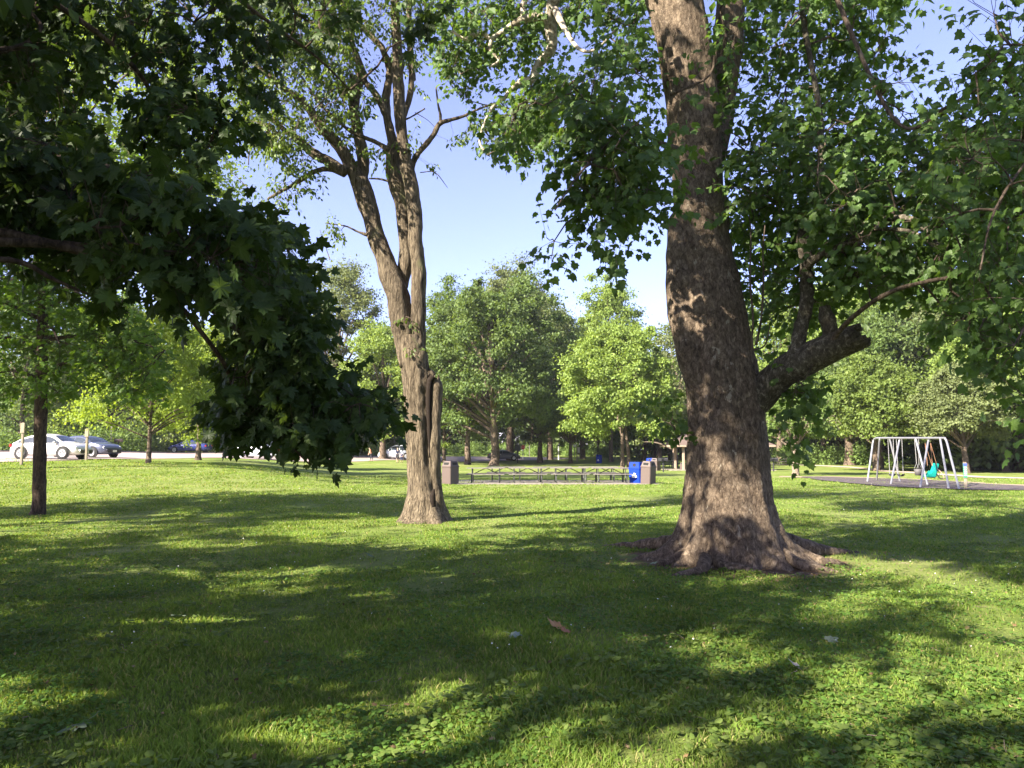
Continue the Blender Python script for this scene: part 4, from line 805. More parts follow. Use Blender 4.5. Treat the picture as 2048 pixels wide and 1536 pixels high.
def litter():
    rs = np.random.RandomState(5); lb = LB(); n = 1500; Y = 2.8*(22/2.8)**rs.rand(n); x = rs.uniform(-.9, .9, n)*(Y+1)
    a = rs.uniform(0, 6.28, 500); r = rs.uniform(.9, 2.4, 500); x = np.concatenate([x, SY[0]+1.2*r*np.cos(a)]); Y = np.concatenate([Y, SY[1]+r*np.sin(a)]); n = len(x)
    q = np.stack([x, Y, H(x, Y)+rs.uniform(.012, .045, n)], 1); lb.add('star', q, rs.randn(n, 3)*[1, 1, .3], rs.randn(n, 3)*.5+[0, 0, 1], rs.uniform(.012, .045, n))
    m_ = leafmat('dry_litter', (.09, .06, .035), (.18, .12, .06), (.34, .26, .15), .1, .8, .1); tag(lb.build('leaf_litter', m_), 'small dry brown leaf scraps scattered in the grass', 'leaf litter', kind='stuff')
    mb = MB()
    for k in range(170):
        Y = 3*(16/3)**rs.rand(); x = rs.uniform(-.85, .85)*(Y+1)
        if k > 110: a_ = rs.uniform(3.2, 6.2); r_ = rs.uniform(1.1, 2.2); x = SY[0]+1.2*r_*math.cos(a_); Y = SY[1]+r_*math.sin(a_)
        p = np.array([x, Y, float(H(x, Y))+.03]); d_ = rs.randn(3)*[1, 1, .12]; d_ = d_/np.linalg.norm(d_)*rs.uniform(.04, .16); mb.tube([p, p+d_*.5+rs.randn(3)*.01, p+d_], [.003, .0025, .0015], 4, False)
    tag(mb.build('twig_litter', M['dead']), 'thin dry twigs lying in the grass', 'twigs', kind='stuff')
litter()
# fallen leaves
def fallen(px, py, size, colr, label, curl=.3, kind='maple', seed=0):
    rs = np.random.RandomState(seed); g = ground_hit(px, py); T, Fc = TPL[kind]; V = T.copy()*size; V[:, 2] += (V[:, 0]**2+V[:, 1]**2)/size*curl*rs.uniform(.6, 1.3, len(V)); mb = MB()
    V2 = V-[0, 0, .002]; mb.add(V, Fc.tolist()); mb.add(V2, Fc[:, ::-1].tolist()); mb.tube([(0, .0, 0), (0, -.35*size, .01), (.1*size, -.6*size, .02)], [.002, .0015, .001], 4)
    o = mb.build('fallen_leaf', mat('fallen_leaf_'+str(seed), colr, .7)); o.location = tuple(g+[0, 0, .05]); o.rotation_euler = (rs.uniform(-.3, .3), rs.uniform(-.3, .3), rs.uniform(0, 6)); tag(o, label, 'leaf', 'fallen leaves on the lawn')
fallen(1120, 1266, .12, (.30, .16, .06), 'curled orange-brown dead leaf on the grass in front of the sycamore', .9, 'syc', 1)
fallen(1134, 1276, .09, (.26, .11, .045), 'smaller curled rust-brown leaf lying against the orange-brown dead leaf', .6, 'syc', 2)
fallen(1218, 1133, .10, (.6, .42, .06), 'small yellow leaf on the grass left of the sycamore roots', .2, 'oval', 3)
fallen(168, 1462, .16, (.14, .18, .1), 'pale grey-green leaf turned over at the bottom left', .15, 'maple', 4)
fallen(745, 1120, .15, (.07, .11, .03), 'dark green fallen leaf on the shaded grass below the forked tree', .3, 'maple', 5)
fallen(1655, 1292, .11, (.16, .19, .11), 'pale upturned leaf on the grass below the right sycamore roots', .3, 'syc', 6)
fallen(362, 1243, .13, (.13, .17, .1), 'pale fallen leaf in the shade left of centre', .3, 'maple', 7)
fallen(1600, 1350, .1, (.35, .3, .22), 'shrivelled tan leaf in the clover at lower right', .6, 'syc', 8)
fallen(1302, 1133, .14, (.16, .22, .12), 'dull green leaf lying in front of the sycamore roots', .2, 'syc', 9)
fallen(1022, 1280, .11, (.16, .2, .16), 'silvery leaf left of the orange-brown dead leaf', .3, 'syc', 10)

# ============================================================ cars
M['glass'] = mat('tinted_glass', (.03, .04, .045), .06, spec=.8); M['tyre'] = mat('tyre_rubber', (.02, .02, .02), .8); M['rim'] = mat('alloy_rim', (.55, .55, .56), .35, .8)
M['lamp'] = mat('lamp_glass', (.75, .75, .72), .15); M['trim'] = mat('black_trim', (.02, .02, .022), .5); M['redlamp'] = mat('tail_lamp_red', (.4, .02, .02), .25); M['plate'] = mat('number_plate', (.7, .7, .66), .5); M['well'] = mat('wheel_well', (.012, .012, .012), .9)
CARS = {'beetle': dict(L=4.28, W=1.8, top=[(-2.14, .55), (-2.05, .80), (-1.8, 1.02), (-1.4, 1.24), (-.9, 1.40), (-.35, 1.47), (.1, 1.47), (.5, 1.38), (.95, 1.10), (1.15, .98), (1.5, .93), (1.85, .80), (2.06, .62), (2.14, .45)], belt=.90, cab=(-1.75, 1.12), wh=(-1.27, 1.27), wr=.34),
 'sedan': dict(L=4.7, W=1.8, top=[(-2.35, .60), (-2.28, .95), (-1.95, 1.04), (-1.6, 1.10), (-1.1, 1.34), (-.6, 1.44), (0, 1.46), (.45, 1.40), (.9, 1.18), (1.2, 1.0), (1.6, .93), (2.0, .84), (2.25, .68), (2.35, .48)], belt=.93, cab=(-1.7, 1.22), wh=(-1.4, 1.42), wr=.33),
 'suv': dict(L=4.6, W=1.85, top=[(-2.3, .70), (-2.26, 1.05), (-2.1, 1.35), (-1.9, 1.62), (-1.4, 1.70), (-.6, 1.73), (.2, 1.70), (.6, 1.58), (1.0, 1.25), (1.2, 1.10), (1.6, 1.04), (2.0, .96), (2.25, .80), (2.3, .55)], belt=1.05, cab=(-2.05, 1.15), wh=(-1.35, 1.4), wr=.36)}
def car(label, kind, colr, loc, rz, group='cars parked in the car park', light_label=None):
    c = CARS[kind]; t = thing('parked_car', label, 'car', loc, rz, group); hw = c['W']/2; tp = np.array(c['top']); Lh = c['L']/2
    paint = mat('car_paint', colr, .28, .15); paint.node_tree.nodes['Principled BSDF'].inputs['Coat Weight'].default_value = .6
    xs = np.linspace(-Lh, Lh, 49); zt = np.interp(xs, tp[:, 0], tp[:, 1]); zt = np.convolve(np.pad(zt, 1, 'edge'), [.25, .5, .25], 'valid')
    end = np.clip(1-np.abs(xs/Lh)**7*.28, 0, 1); zb = .20+.10*np.abs(xs/Lh)**6
    for wx in c['wh']: pass
    V = []; K = 0
    for x, z1, e, z0 in zip(xs, zt, end, zb):
        b = min(c['belt'], z1-.06); wb = hw*e; tk = 0 if z1-b < .12 else min(1, (z1-b)/.5); wt = wb*(.97-.24*tk)
        pr = [(wb*.86, z0), (wb*.97, z0+.10), (wb, z0+.25), (wb, (b+z0)/2+.1), (wb*.985, b-.03), (wb*.96, b), (wt*1.0, z1-.10*min(1, tk+.35)), (wt*.90, z1-.025), (wt*.45, z1+.01), (0, z1+.018)]
        K = len(pr)*2-1; row = [(x, -a, z) for a, z in pr]+[(x, a, z) for a, z in pr[-2::-1]]; V += row
    n = len(xs); f = [[i*K+j, (i+1)*K+j, (i+1)*K+j+1, i*K+j+1] for i in range(n-1) for j in range(K-1)]; f += [[i*K+K-1, (i+1)*K+K-1, (i+1)*K, i*K] for i in range(n-1)]; f += [list(range(K)), list(range((n-1)*K, n*K))[::-1]]
    mb = MB(); mb.add(V, f); body = mb.build('body', paint, t, True)
    V = np.array(V).reshape(n, K, 3)
    # side windows, windscreen and rear window laid 6 mm proud of the shell
    def quad_on(x0, x1, z_lo, z_hi, sgn, name='side_window'):
        g = MB(); cols = []; XS = np.linspace(x0, x1, 9)
        for x in XS:
            z1 = np.interp(x, xs, zt); b = min(c['belt'], z1-.06); e = np.interp(x, xs, end); wb = hw*e; tk = 0 if z1-b < .12 else min(1, (z1-b)/.5); wt = wb*(.97-.24*tk); hi = z1-.13*min(1, tk+.35)
            lo = b+.03; hi = max(hi, lo+.01); zz = [lo+(hi-lo)*k for k in (0, 1.)]; dz = (z1-.10*min(1, tk+.35))-b
            cols.append([(x, sgn*(wb*.96+(wt-wb*.96)*min(1, (z-b)/max(dz, .05))+.008), z) for z in zz])
        v = [q for cc in cols for q in cc]; g.add(v, [[i*2, i*2+2, i*2+3, i*2+1] for i in range(8)]); return g.build(name, M['glass'], t, True)
    ca, cb = c['cab']; mid = (ca+cb)/2
    for sg in (-1, 1): quad_on(ca+.18, mid-.02, 0, 0, sg); quad_on(mid+.05, cb-.14, 0, 0, sg)
    for nm, a, b_ in (('windscreen', cb-.58 if kind != 'beetle' else cb-.62, cb-.10), ('rear_window', ca+.10, ca+.55)):
        g = MB(); XS = np.linspace(a, b_, 7); v = []
        for x in XS:
            z1 = np.interp(x, xs, zt); e = np.interp(x, xs, end); bb = min(c['belt'], z1-.06); tk = 0 if z1-bb < .12 else min(1, (z1-bb)/.5); wt = hw*e*(.97-.24*tk)*.86
            v += [(x, -wt, z1-.012+.012), (x, -wt*.5, z1+.022), (x, 0, z1+.03), (x, wt*.5, z1+.022), (x, wt, z1)]
        g.add(v, [[i*5+j, i*5+5+j, i*5+6+j, i*5+j+1] for i in range(6) for j in range(4)]); g.build(nm, M['glass'], t, True)
    for wx in c['wh']:
        for sg in (-1, 1):
            wr = c['wr']; m_ = Matrix.Rotation(PI/2, 4, 'X'); g = MB(); y0 = sg*(hw-.10)
            ar = MB(); ar.lathe([(.01, -.005), (wr+.07, -.004), (wr+.07, .004), (.01, .005)], 24, (wx, sg*(hw+.006), wr+.01), m_); ar.build('wheel_arch', M['well'], t)
            g.lathe([(wr*.62, -.1), (wr*.9, -.11), (wr, -.07), (wr, .07), (wr*.9, .11), (wr*.62, .1)], 24, (wx, y0+sg*.03, wr), m_); wobj = g.build('wheel', M['tyre'], t, True)
            g = MB(); g.lathe([(.02, -.02), (wr*.66, -.03), (wr*.68, .0), (wr*.62, .03), (.02, .02)], 20, (wx, y0+sg*.14, wr), m_)
            g.build('rim', M['rim'], wobj, False)
            for k in range(5): a = k*2*PI/5+.3; g = MB(); g.box((wx+math.cos(a)*wr*.36, y0+sg*.17, wr+math.sin(a)*wr*.36), (.05, .02, wr*.26), 0, 0, -a+PI/2); g.build('rim_slot', M['trim'], wobj)
    z1 = np.interp(Lh-.18, xs, zt)
    for sg in (-1, 1):
        g = MB(); g.lathe([(.0, -.03), (.10, -.02), (.12, .0), (.09, .03), (0, .04)], 14, (Lh-.20, sg*(hw*.74), z1-.08), Matrix.Rotation(PI/2-.3, 4, 'Y')); g.build('headlight', M['lamp'], t, True)
        g = MB(); g.box((-Lh+.12, sg*hw*.76, .80), (.14, .3, .16), 0, 0, 0, 1, .04); g.build('tail_light', M['redlamp'], t)
        g = MB(); g.box((cb-.32, sg*(hw+.09), c['belt']+.06), (.12, .2, .14), 0, 0, 0, .85, .03); g.build('mirror', paint, t, True)
        g = MB(); g.box((mid-.25, sg*(hw+.012), c['belt']-.12), (.16, .03, .03)); g.build('door_handle', M['rim'], t)
        g = MB(); g.box((mid, sg*(hw+.001), .62), (.012, .008, .58)); g.build('door_seam', M['trim'], t); g = MB(); g.box((cb-.28, sg*(hw-.001), .62), (.012, .008, .5)); g.build('door_seam', M['trim'], t)
    g = MB(); g.box((Lh-.03, 0, .42), (.08, 1.2, .18), 0, 0, 0, 1, .03); g.build('grille', M['trim'], t)
    g = MB(); g.box((Lh+.02, 0, .42), (.02, .32, .15)); g.build('number_plate', M['plate'], t)
    return t
def carloc(px, Y): g = G(px, Y, .03); return tuple(g)
car('white rounded two-door car parked broadside, leftmost in the car park', 'beetle', (.66, .63, .61), carloc(104, 45), R(-3))
car('dark blue-grey saloon parked just behind the white rounded car', 'sedan', (.06, .07, .11), carloc(172, 50.5), R(-16))
car('white four-wheel drive partly hidden by dark maple leaves', 'suv', (.62, .64, .72), carloc(520, 68), R(172))
car('dark blue car low behind the second yellow-green tree', 'sedan', (.02, .03, .16), carloc(380, 88), R(176))
car('silver hatchback seen beyond the family left of the forked trunk', 'suv', (.5, .52, .56), carloc(795, 93), R(175))
car('dark grey saloon driving behind the leaning pale trunk', 'sedan', (.09, .09, .12), carloc(1008, 107.5), R(0), 'cars parked in the car park')

# ============================================================ furniture
M['wood_post'] = mat('weathered_wood', (.42, .34, .25), .9); m = M['wood_post']; c = ramp(m, noise(m, 3, 5, .7, objco(m, (12, 12, 1.5))), [(.35, (.19, .155, .11)), (.65, (.32, .27, .2))]); L(m, c, m.node_tree.nodes['Principled BSDF'].inputs['Base Color'])
M['slat'] = mat('grey_plank', (.11, .1, .09), .85); m = M['slat']; c = ramp(m, noise(m, 3, 5, .7, objco(m, (1.5, 14, 14))), [(.35, (.10, .09, .078)), (.65, (.2, .18, .155))]); L(m, c, m.node_tree.nodes['Principled BSDF'].inputs['Base Color'])
M['frame'] = mat('dark_steel_tube', (.05, .055, .05), .55, .5); M['galv'] = mat('galvanised_steel', (.27, .27, .285), .5, .55); M['chain'] = mat('chain_steel', (.35, .34, .33), .5, .7)
M['brown'] = mat('brown_bin_plastic', (.075, .052, .044), .6); M['blue'] = mat('blue_bin_plastic', (.001, .026, .26), .6, spec=.15); M['white'] = mat('white_print', (.8, .8, .8), .6); M['tealp'] = mat('teal_plastic', (.0, .22, .18), .5); M['black'] = mat('black_rubber', (.02, .02, .02), .6)
M['red'] = mat('sign_red', (.55, .02, .03), .5); M['roof'] = mat('brown_shingles', (.11, .078, .064), .9); M['tan'] = mat('tan_paint', (.27, .20, .15), .8); M['green_s'] = mat('marker_green', (.06, .22, .13), .6); M['blue_s'] = mat('marker_blue', (.05, .08, .35), .6)
def post(name, label, cat, px, Y, toppy, wdt, m_, board=None, group=None):
    b = G(px, Y); h = P(px, toppy, Y)[2]-b[2]; t = thing(name, label, cat, b, 0, group); g = MB(); g.box((0, 0, h/2-.1), (wdt, wdt, h+.2), R(12), 0, 0, 1, .02); g.build('post', m_, t)
    if board: g = MB(); g.box((0, -wdt/2-.02, h-board[1]/2-.03), (board[0], .03, board[1]), R(2)); g.build('board', board[2], t)
    return t, h
post('wooden_post', 'weathered wooden post with a narrow top board left of the white car', 'post', 44, 38.5, 845, .12, M['wood_post'], (.2, .5, M['wood_post']), 'wooden posts along the car park edge')
post('wooden_post', 'weathered wooden post with a narrow top board in front of the blue-grey saloon', 'post', 173, 43.5, 857, .12, M['wood_post'], (.2, .45, M['wood_post']), 'wooden posts along the car park edge')
post('thin_pole', 'thin grey pole behind the car park near the brown grill', 'pole', 221, 76, 850, .12, M['slat'])
post('sign_post', 'tall dark sign pole in front of the dark grey saloon', 'sign', 1035, 97, 889, .13, M['trim'], (.7, .8, M['trim']))
post('white_marker_post', 'short pale post beside the road between the dark trunk and slim trunk', 'post', 1117, 112, 893, .14, M['lamp'], None, 'pale posts by the far road')
post('white_marker_post', 'pale post just left of the white sign board', 'post', 1154, 106, 889, .15, M['wood_post'], None, 'pale posts by the far road')
post('white_sign', 'small white sign board on a post in the distance', 'sign', 1158, 118, 894, .12, M['wood_post'], (.45, .85, M['white']))
post('trail_board', 'small dark and white board on a post left of the pale post', 'sign', 1149, 122, 889, .1, M['slat'], (.5, .35, M['lamp']))
post('thin_pole', 'thin grey pole right of the stop sign', 'pole', 1059, 124, 888, .12, M['slat'])
def stop_sign():
    b = G(1046, 112); t = thing('stop_sign', 'red octagonal stop sign on a pale post beyond the car park', 'sign', b, 0); zc = P(1046, 894.5, 112)[2]-b[2]
    g = MB(); g.box((0, .03, zc/2), (.09, .05, zc+.3)); g.build('post', M['lamp'], t)
    g = MB(); g.prism([(.36*math.cos(PI/8+k*PI/4), .36*math.sin(PI/8+k*PI/4)) for k in range(8)], .02, Matrix.Translation((0, -.02, zc))); pl = g.build('border', M['white'], t)
    g = MB(); g.prism([(.33*math.cos(PI/8+k*PI/4), .33*math.sin(PI/8+k*PI/4)) for k in range(8)], .02, Matrix.Translation((0, -.026, zc))); g.build('sign_face', M['red'], t)
    text('STOP', .24, (0, -.04, zc-.08), M['white'], t, 'lettering')
def text(body, size, loc, m_, parent, name, rz=0):
    cu = bpy.data.curves.new(name, 'FONT'); cu.body = body; cu.size = size; cu.align_x = 'CENTER'; cu.extrude = .003; o = bpy.data.objects.new(name+'_c', cu); COL.objects.link(o)
    bpy.context.view_layer.update(); me = bpy.data.meshes.new_from_object(o.evaluated_get(bpy.context.evaluated_depsgraph_get())); bpy.data.objects.remove(o)
    me.materials.clear(); me.materials.append(m_); q = bpy.data.objects.new(name, me); COL.objects.link(q); q.parent = parent; q.location = loc; q.rotation_euler = (PI/2, 0, rz); return q
stop_sign()
# bins
def brown_bin(label, px, Y, rz, s=1., tilt=0., wid=.62, h=1.15):
    b = G(px, Y, .02 if 37 < Y < 42 else 0); t = thing('rubbish_bin', label, 'bin', b, rz, 'brown rubbish bins'); t.rotation_euler = (0, tilt, rz)
    w_ = wid*s; H_ = h*s; g = MB(); g.box((0, 0, H_*.36), (w_, w_, H_*.72), 0, 0, 0, 1, .03); g.build('body', M['brown'], t)
    g = MB(); g.box((0, 0, H_*.74), (w_*1.07, w_*1.07, H_*.05), 0, 0, 0, 1, .03); g.build('rim', M['brown'], t)
    g = MB(); g.box((0, 0, H_*.87), (w_*1.02, w_*1.02, H_*.22), 0, 0, 0, .74, .03); hood = g.build('hood', M['brown'], t)
    g = MB()
    for a in (0, PI/2, PI, -PI/2): g.box((math.sin(a)*w_*.462, -math.cos(a)*w_*.462, H_*.86), (w_*.5, .02, H_*.11), a, 0, 0)
    g.build('opening', M['well'], hood); return t
def blue_bin(label, px, Y, rz, s=1.):
    b = G(px, Y, .02 if 37 < Y < 42 else 0); t = thing('recycling_bin', label, 'recycling bin', b, rz, 'blue recycling bins')
    g = MB(); g.box((0, 0, .36*s), (.60*s, .60*s, .72*s), 0, 0, 0, 1.06, .05); g.build('body', M['blue'], t)
    g = MB(); g.box((0, 0, .75*s), (.68*s, .68*s, .05*s), 0, 0, 0, 1, .05); g.build('rim', M['blue'], t)
    g = MB(); g.box((0, 0, .92*s), (.64*s, .64*s, .30*s), 0, 0, 0, .88, .05); hd = g.build('hood', M['blue'], t)
    g = MB(); g.lathe([(.001, -.01), (.09*s, -.01), (.09*s, .01), (.001, .01)], 16, (0, -.303*s, .92*s), Matrix.Rotation(PI/2, 4, 'X')); g.build('opening', M['well'], hd)
    g = MB()
    for k in range(3):      # three chasing arrows
        a = k*2*PI/3; Mx = Matrix.Translation((0, -.318*s, .38*s)) @ Matrix.Rotation(a, 4, 'Y'); g.prism([(-.13*s, -.09*s), (.04*s, -.09*s), (.04*s, -.125*s), (.12*s, -.065*s), (.04*s, -.005*s), (.04*s, -.04*s), (-.10*s, -.04*s)], .01, Mx)
    g.build('recycling_mark', M['white'], t); return t
brown_bin('brown rubbish bin with sloped hood beside the forked trunk, left end of the tables', 901, 37.5, R(-40))
blue_bin('bright blue recycling bin with white arrows at the right end of the tables', 1273, 38.6, R(-33))
brown_bin('brown rubbish bin leaning slightly, in front of the bright blue bin', 1295, 37.6, R(-42), 1, R(3), .56, 1.15)
blue_bin('farther blue recycling bin, left of the grill near the shelter', 1301, 66, R(-30))
brown_bin('brown rubbish bin behind the leaning one, next to the farther blue bin', 1311, 65, R(-40), .95)
blue_bin('small distant blue recycling bin alone on the grass', 1198, 97, R(-30))
brown_bin('low brown bin at the foot of the shelter', 1365, 66, R(40), .6)
# picnic tables
def picnic(label, x, y, rz, L_=2.35, z0=.035, group='picnic tables in a row on the pad'):
    t = thing('picnic_table', label, 'picnic table', (x, y, float(H(x, y))+z0), rz, group)
    g = MB(); 
    for k in range(5): g.box((0, -.30+.15*k, .745), (L_, .14, .04), 0, 0, 0, 1, .01)
    g.build('table_top', M['slat'], t)
    for sg in (-1, 1):
        g = MB(); g.box((0, sg*.66, .445), (L_, .125, .04), 0, 0, 0, 1, .01); g.box((0, sg*.79, .445), (L_, .125, .04), 0, 0, 0, 1, .01); g.build('bench', M['slat'], t)
    for sx in (-1, 1):
        X = sx*L_*.36; g = MB(); r = .026
        for sg in (-1, 1):
            g.tube([(X, sg*.30, .72), (X, sg*.33, .40), (X, sg*.42, .06), (X, sg*.50, .03), (X, sg*.72, .03), (X, sg*.76, .08), (X, sg*.76, .42)], r, 8, True, 4)
        g.tube([(X, -.82, .415), (X, .82, .415)], r, 8); g.tube([(X, -.34, .715), (X, .34, .715)], r, 8); g.build('leg_frame', M['frame'], t)
        g = MB(); g.tube([(X, 0, .41), (sx*.10, 0, .70), (0, 0, .71)], .02, 8, True, 3); g.build('brace', M['frame'], t)
xa, xb = G(930, 38.7)[0], G(1264, 38.7)[0]
nm = ['leftmost', 'second from the left', 'third from the left', 'rightmost']
for k in range(4): picnic('grey picnic table with steel frame, %s of the front row' % nm[k], xa+(xb-xa)*(k+.5)/4, 38.9, R((-.5, .6, -.4, .3)[k]), (xb-xa)/4-.2)
for k in range(3): picnic('grey picnic table of the back row, %s' % ['behind the left end', 'behind the middle', 'behind the right end'][k], xa+1.2+(xb-xa)*(k+.35)/3.4, 41.2, R((.5, -.6, .4)[k]), 2.1)
gpt = 'far picnic tables'; b = G(1238, 104); picnic('distant picnic table between two trunks right of the small blue bin', b[0], 104, R(4), 2.6, 0, gpt); b = G(1345, 72); picnic('picnic table in shade left of the shelter post', b[0], 73, R(60), 2.2, 0, gpt)
b = G(1565, 88); picnic('picnic table partly shaded beyond the grill post right of the sycamore', b[0], 88, R(10), 2.2, 0, gpt)
# grills
def grill(label, px, Y, rz, m_='trim', s=1.):
    b = G(px, Y); t = thing('park_grill', label, 'grill', b, rz, 'park grills on posts'); g = MB(); g.tube([(0, 0, -.1), (0, 0, .8*s)], .05*s, 10); g.build('post', M['trim'], t)
    g = MB(); w_, d_, h_ = .55*s, .42*s, .22*s; z = .8*s
    g.box((0, 0, z+.01), (w_, d_, .02)); g.box((-w_/2, 0, z+h_/2+.02), (.02, d_, h_)); g.box((w_/2, 0, z+h_/2+.02), (.02, d_, h_)); g.box((0, d_/2+.011, z+h_/2+.02), (w_+.02, .02, h_)); g.build('firebox', M[m_], t)
    g = MB()
    for k in range(9): g.tube([(-w_/2+.03, -d_/2+.03+k*d_/10, z+.16*s), (w_/2-.03, -d_/2+.03+k*d_/10, z+.16*s)], .008, 5)
    g.build('grate', M['chain'], t)
grill('park grill on a post between the brown bin and the shelter', 1326, 60, R(25), 'trim', 1.1); grill('dark park grill on a post just right of the sycamore trunk', 1546, 62, R(10), 'trim', 1.1); grill('brown box grill at the back of the car park, right of the parked cars', 236, 74, R(20), 'brown', 1.3)
# shelter
def shelter():
    b = G(1432, 67); t = thing('picnic_shelter', 'open brown picnic shelter with hipped roof behind the sycamore trunk', 'shelter', b, 0); ez = P(1340, 890, 66)[2]-b[2]; rz_ = P(1380, 872, 68)[2]-b[2]+.1; X0 = G(1339, 65)[0]-b[0]; hw = -X0; D = 2.2; rx = hw-1.75
    g = MB(); g.add([(-hw, -D, ez), (hw, -D, ez), (hw, D, ez), (-hw, D, ez), (-rx, 0, rz_), (rx, 0, rz_)], [[0, 1, 5, 4], [1, 2, 5], [2, 3, 4, 5], [3, 0, 4]]); g.build('roof', M['roof'], t)
    g = MB(); e = .09
    for sy in (-1, 1): g.box((0, sy*D, ez-e), (2*hw, .05, .16)); g.box((sy*hw, 0, ez-e), (.05, 2*D-.06, .158))
    g.build('fascia', M['tan'], t)
    g = MB(); g.box((0, 0, ez-.12), (2*hw-.1, 2*D-.1, .04)); g.build('ceiling', M['tan'], t)
    for x in (-hw*.72, 0, hw*.72):
        for y in (-D*.75, D*.75): g = MB(); g.box((x, y, ez/2-.1), (.2, .2, ez+.0), 0, 0, 0, 1, .02); g.build('column', M['tan'], t)
    g = MB(); g.box((0, 0, .01), (2*hw, 2*D, .12)); g.build('floor_slab', M['concrete'], t)
shelter()
# swings
def swings():
    b = G(1815, 36); t = thing('swing_set', 'silver tube-frame swing set standing on dark mulch at the right', 'swing set', b, 0); O = np.array(b)
    barY = lambda px: 41.-(px-1752)*(41.-35.)/(1893-1752)
    top = lambda px: P(px, 876, barY(px))-O
    g = MB(); tp = [top(x) for x in (1754, 1780, 1805, 1835, 1863, 1890)]; g.tube(tp, .05, 12); g.build('top_bar', M['galv'], t)
    def gr(px, Y): q = G(px, Y); return q-O-[0, 0, .05]
    legs = [((1731.7, 40.2), 1757, 1746), ((1750.8, 42.2), 1762, 1758.5), ((1778, 37.), 1806, 1798), ((1797.8, 40), 1779, 1779), ((1836, 33.8), 1864, 1856), ((1852.5, 36.2), 1831, 1831), ((1894, 32.6), 1880, 1880.5), ((1915, 32.1), 1885, 1893)]
    for (fp, fy), tx, kx in legs:
        f = gr(fp, fy); tt = top(tx); g = MB()
        if abs(kx-tx) > 2: 
            k = top(kx); k[2] -= .18; g.tube([f, f*.3+k*.7, k, (k+tt)/2+[0, 0, .075], tt], .047, 12, True, 4)
        else: g.tube([f, tt], .047, 12)
        g.build('leg', M['galv'], t)
    def chains(name, tops, ends, m_):
        g = MB()
        for a, e in zip(tops, ends):
            a = top(a); l = np.linalg.norm(e-a); nlk = int(l/.05)
            g.tube([a-[0, 0, .04], e], .012, 5)
            for k in range(0, nlk, 2): q = a+(e-a)*(k/nlk); g.box(q, (.03, .012, .05), (k % 4)*.4)
        return g
    def hang(px1, px2, toppx, zseat, name, label, kind, off=(0, 0)):
        A = top(toppx[0])+O; B = top(toppx[1])+O; c = (A+B)/2; s = thing(name, label, 'swing', (c[0]+off[0], c[1]+off[1], zseat), math.atan2(B[1]-A[1], B[0]-A[0]), 'swings hanging from the silver frame'); return s, A, B
    bd = unit(top(1890)-top(1754)); ang = math.atan2(bd[1], bd[0])
    def swing(pxc, label, kind, z, w_=.5, swingdx=0.):
        c = top(pxc)+O; gz = float(H(c[0], c[1])); s = thing('swing', label, 'swing', (c[0]+swingdx, c[1], gz+z), ang, 'swings hanging from the silver frame'); h = c[2]-(gz+z); dl = np.array([swingdx*math.cos(ang), -swingdx*math.sin(ang), 0])
        ch = MB()
        for sg in (-1, 1):
            a = np.array([sg*w_/2, 0, h])-dl; e = np.array([sg*w_/2*(.9 if kind != 'bucket' else .6), 0, .03 if kind == 'belt' else .42 if kind == 'bucket' else .62]); ch.tube([a, e], .013, 6)
            if kind == 'bucket': ch.tube([e, e+[0, .12, -.25]], .01, 5); ch.tube([e, e+[0, -.12, -.25]], .01, 5)
            if kind == 'seat': ch.tube([a, e+[0, .42, -.6]], .011, 6)
            n_ = int(np.linalg.norm(e-a)/.06)
            for k in range(n_): q = a+(e-a)*k/n_; ch.box(q, (.034, .014, .035), k*1.57)
        ch.build('chain', M['chain'] if kind != 'seat' else mat('rusty_chain', (.3, .16, .09), .7, .3), s)
        g = MB()
        if kind == 'belt':
            n_ = 9; V = []; 
            for k in range(n_): u = -1+2*k/(n_-1); z_ = .06*u*u*2-.06; V += [(u*w_/2, -.08, z_), (u*w_/2, .08, z_), (u*w_/2, .08, z_-.015), (u*w_/2, -.08, z_-.015)]
            g.add(V, [[k*4+j, k*4+(j+1) % 4, k*4+4+(j+1) % 4, k*4+4+j] for k in range(n_-1) for j in range(4)]+[[0, 1, 2, 3], [(n_-1)*4+3-j for j in range(4)]]); g.build('seat', M['black'], s)
        elif kind == 'bucket':
            prof = [(.13, -.18), (.17, -.02), (.19, .14), (.17, .14), (.15, -.01), (.11, -.16)]; g.lathe(prof, 14); g.build('seat', mat('grey_rubber', (.07, .065, .065), .7), s, True)
        else:
            m2 = Matrix.Rotation(0, 4, 'Z')
            s.scale = (.86, .86, .86); side = [(-.34, .10), (-.30, -.02), (.10, -.06), (.22, .02), (.28, .30), (.40, .72), (.30, .76), (.16, .42), (.10, .30), (.06, .12), (-.20, .06)]
            g.prism(side, .44, Matrix.Rotation(PI-ang, 4, 'Z') @ Matrix.Rotation(0, 4, 'Z') @ Matrix.Scale(-1, 4, (1, 0, 0))); g.build('seat', M['tealp'], s)
            for sg in (-1, 1): g = MB(); g.prism([(-.30, .02), (.12, .0), (.22, .30), (.05, .34), (-.10, .16), (-.32, .14)], .05, Matrix.Rotation(PI-ang, 4, 'Z') @ Matrix.Translation((0, sg*.25, 0)) @ Matrix.Scale(-1, 4, (1, 0, 0))); g.build('side_wing', M['tealp'], s)
            g = MB(); Rz = np.array(Matrix.Rotation(-ang, 3, 'Z')); pp = [np.array([.26, -.2, .45]), np.array([.48, -.25, .25]), np.array([.60, -.3, -.05]), np.array([.66, 0, -.12]), np.array([.60, .2, -.05]), np.array([.40, .2, .3])]; g.tube([Rz@p_ for p_ in pp], .03, 8, True, 3); g.build('harness_bar', M['tan'], s)
    swing(1781, 'black belt swing nearest the left legs of the frame', 'belt', .42, .5); swing(1798, 'black belt swing, second from the left', 'belt', .42, .5)
